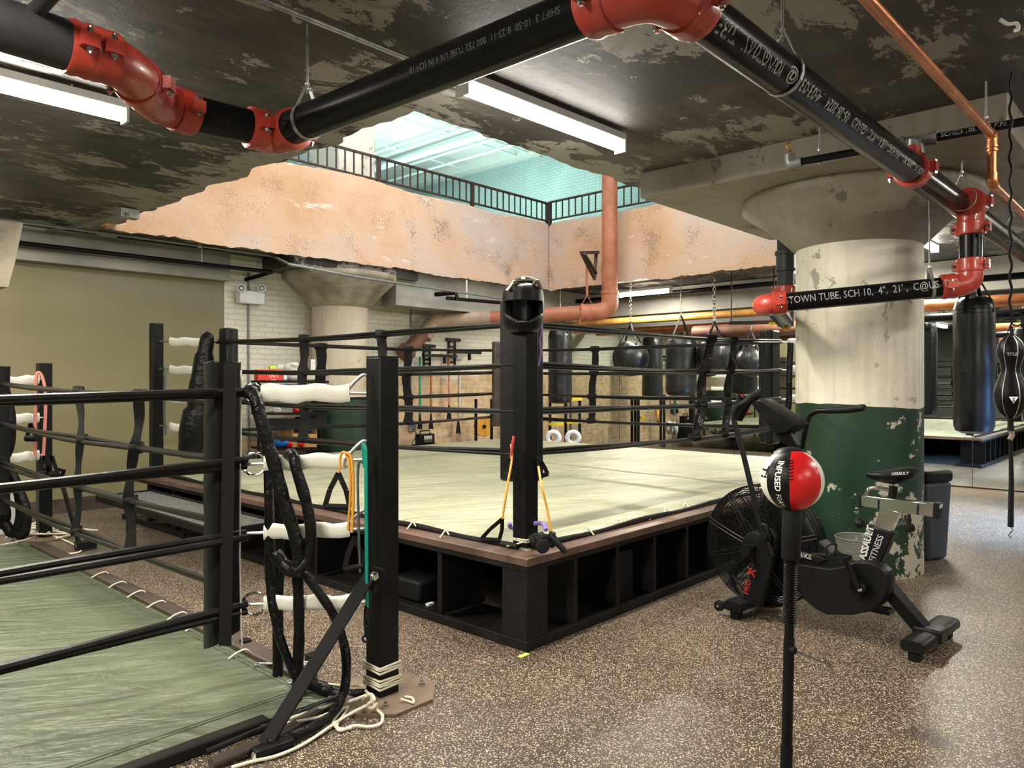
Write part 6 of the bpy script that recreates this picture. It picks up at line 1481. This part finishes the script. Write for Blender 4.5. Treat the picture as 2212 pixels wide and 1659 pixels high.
# console mast
MB().tube([BK(1690, 1060, 0), BK(1715, 985, 0), BK(1705, 948, 0), BK(1680, 925, 0), BK(1650, 900, 0)], 0.030, 14, smooth=6).build('console_mast', 'bike_black', bike)
con = bprism_c([(1618, 868), (1640, 862), (1716, 910), (1722, 918), (1700, 935), (1676, 936), (1664, 928)], -0.09, 0.09, 'console', 'bike_black', 0.02)
bprism([(1672, 936), (1704, 932), (1722, 962), (1716, 974), (1690, 958)], -0.03, 0.03, 'console_bracket', 'bike_black', 0.006)
pA = BK(1652, 872, -0.07); pB = BK(1708, 906, -0.07); dd = (pB-pA); 
nn_ = dd.normalized().cross(E2v).normalized(); nn_ = nn_ if nn_.z > 0 else -nn_
MB().add([pA+nn_*.004, pB+nn_*.004, pB+E2v*.14+nn_*.004, pA+E2v*.14+nn_*.004], [(0, 1, 2, 3)]).build('screen', 'grey_plastic', con, solid=0.004)
MB().lathe([(0.036, 0), (0.042, 0.05), (0.05, 0.14), (0.045, 0.14), (0.038, 0.05), (0.02, 0.005), (0, 0.005)], BK(1592, 905, -0.02), (BK(1612, 856, -0.02)-BK(1592, 905, -0.02)), 24).build('bottle_holder', 'bike_black', bike)

# ================================================================ REFLEX BALL STAND
RB = W(1711, 0, 2.42); YB = 2.42
stand = thing('reflex_ball_stand', 'reflex ball on a spring mounted black pole at front right', 'reflex ball', (W(1700, 0, YB).x, YB, 0.0))
bc = W(1711, 1036, YB); rb = 66/FPX*YB
# ball panels as gores
ang = [(-180, -128, 'white_vinyl'), (-128, -72, 'white_vinyl'), (-128, -82, 'black_vinyl')]
def gore(a0, a1, m, name):
    n = max(3, int((a1-a0)/6)); vs = []; fs = []; MM = 20
    for i in range(MM+1):
        ph = math.pi*(0.06+0.88*i/MM)
        for k in range(n+1):
            th = math.radians(a0+(a1-a0)*k/n); vs.append(bc+Vector((rb*math.sin(ph)*math.cos(th), rb*math.sin(ph)*math.sin(th), -rb*math.cos(ph)*1.0)))
    for i in range(MM):
        for k in range(n): fs.append((i*(n+1)+k, i*(n+1)+k+1, (i+1)*(n+1)+k+1, (i+1)*(n+1)+k))
    return MB().add(vs, fs).build(name, m, stand, fix=False)
# azimuth -90 faces the camera side; camera seen from ball is at about -110 deg
F0 = -111
gore(F0-4, F0+60, 'red_vinyl', 'red_panel'); gore(F0+60, F0+80, 'white_vinyl', 'white_panel'); gore(F0+80, F0+150, 'black_vinyl', 'black_panel')
gb = gore(F0-50, F0-4, 'black_vinyl', 'black_panel'); gore(F0-84, F0-50, 'white_vinyl', 'white_panel'); gore(F0-150, F0-84, 'red_vinyl', 'red_panel'); gore(F0+150, F0+210, 'white_vinyl', 'white_panel')
def on_ball(ath, lift=0.0012):
    def fn(x, y):   # x runs down the ball, y runs round it
        ph = x/rb; th = math.radians(ath)+y/(rb*max(0.3, math.cos(ph))); r = rb+lift
        return bc+Vector((r*math.cos(ph)*math.cos(th), r*math.cos(ph)*math.sin(th), -r*math.sin(ph)))
    return fn
text_on('INFUSED', 0.027, (lambda f: (lambda x, y: f(x-0.022, y)))(on_ball(F0-31)), bold=0.0012, sx=0.95).build('lettering', 'bright_white', gb, fix=False)
text_on('FOAM', 0.023, (lambda f: (lambda x, y: f(x+0.064, y)))(on_ball(F0-31)), bold=0.0, sx=0.8).build('lettering', 'bright_white', gb, fix=False)
text_on('TI', 0.05, (lambda f: (lambda x, y: f(x-0.03, y)))(on_ball(F0-72)), bold=0.002).build('lettering', 'rubber', gb, fix=False)
# lacing in the black/red seam
for k in range(7):
    f = on_ball(F0-4, 0.002); MB().tube([f(-0.078+k*0.0105, -0.009), f(-0.074+k*0.0105, 0.0), f(-0.078+k*0.0105, 0.010)], 0.0016, 6).build('seam_lace', 'rubber', stand)
MB().lathe([(0.0, 0.008), (0.02, 0.007), (0.040, 0.000), (0.056, -0.012), (0.054, -0.016), (0.0, -0.006)], bc+UP*(rb-0.004)+Vector((0.0, 0, 0)), (0.02, -0.15, 1), 36).build('top_cap', 'black_vinyl', stand)
# pole
px_ = lambda y: 1711-(y-1090)*0.022
pt = lambda y: W(px_(y), y, YB)
def pseg(y0, y1, rpx, nm, m='black_steel', k=24): return MB().lathe([(rpx/FPX*YB*0.94, 0), (rpx/FPX*YB, 0.004), (rpx/FPX*YB, (pt(y0)-pt(y1)).length-0.004), (rpx/FPX*YB*0.94, (pt(y0)-pt(y1)).length)], pt(y1), pt(y0)-pt(y1), k).build(nm, m, stand)
pseg(1084, 1098, 8, 'neck', 'rubber'); pseg(1092, 1207, 20, 'foam_sleeve', 'rubber'); pseg(1200, 1375, 9, 'spring_core'); pseg(1340, 1385, 10, 'lower_sleeve'); pseg(1378, 1612, 11.5, 'pole')
sp_pts = []
for i in range(26*14+1):
    t = i/(26*14); y = 1207+(1347-1207)*t; a = 2*math.pi*26*t; sp_pts.append(pt(y)+Vector((math.cos(a), math.sin(a), 0))*13/FPX*YB)
MB().tube(sp_pts, 0.0030, 6).build('spring', 'black_steel', stand)
m1 = pseg(1608, 1700, 13, 'base_tube'); bzp = pt(1700)
MB().tube([pt(1690), Vector((pt(1690).x, YB, 0.03))], 0.02, 20).build('base_stem', 'black_steel', stand)
MB().lathe([(0, 0.0), (0.28, 0.0), (0.30, 0.01), (0.30, 0.045), (0.26, 0.085), (0.06, 0.12), (0, 0.12)], Vector((pt(1700).x, YB, 0)), UP, 48).build('base', 'rubber', stand)
MB().lathe([(0.006, 0), (0.012, 0.004), (0.012, 0.02), (0.0, 0.024)], W(1706, 1402, YB-0.01), (0.6, -0.8, 0), 10).build('collar_knob', 'rubber', stand)
MB().tube([W(1708, 1403, YB), W(1760, 1425, YB+0.0), W(1797, 1438, YB-0.01)], 0.0035, 8).build('pin', 'chrome', stand)
MB().ring(W(1788, 1434, YB), (0.4, -1, 0.3), 0.010, 0.0025, 16, 6).build('pin_ring', 'chrome', stand)

# ================================================================ BINS BY THE COLUMN
tb = FZ(1828, 1262, 0); 
t = thing('mesh_bin', 'round wire mesh waste bin standing against the big column', 'bin', tb)
tb = Vector((2.52, 5.42, 0)); t.location = tb
MB().lathe([(0.0, 0.005), (0.115, 0.005), (0.158, 0.36), (0.154, 0.36), (0.112, 0.009), (0, 0.009)], tb, UP, 36).build('body', 'mesh_haze', t)
m1 = MB()
for k in range(12):
    z = 0.02+k*0.029; m1.ring(tb+UP*z, UP, 0.115+0.043*z/0.36, 0.0012, 36, 4)
m1.build('wires', 'conduit_paint', t)
MB().ring(tb+UP*0.36, UP, 0.158, 0.006, 40, 8).build('rim', 'conduit_paint', t)
tg = W(1990, 0, 6.35); tg = Vector((tg.x, tg.y, 0))
t = thing('waste_bin', 'tall slim grey bin with black liner behind the bike saddle', 'bin', tg)
MB().box(tg+UP*0.33, (0.27, 0.30, 0.66), Vector((0.9, 0.43, 0)), Vector((-0.43, 0.9, 0)), taper=1.18).build('body', 'grey_plastic', t, bevel=0.035)
MB().box(tg+UP*0.70, (0.33, 0.365, 0.10), Vector((0.9, 0.43, 0)), Vector((-0.43, 0.9, 0))).build('liner', 'rubber', t, bevel=0.03)
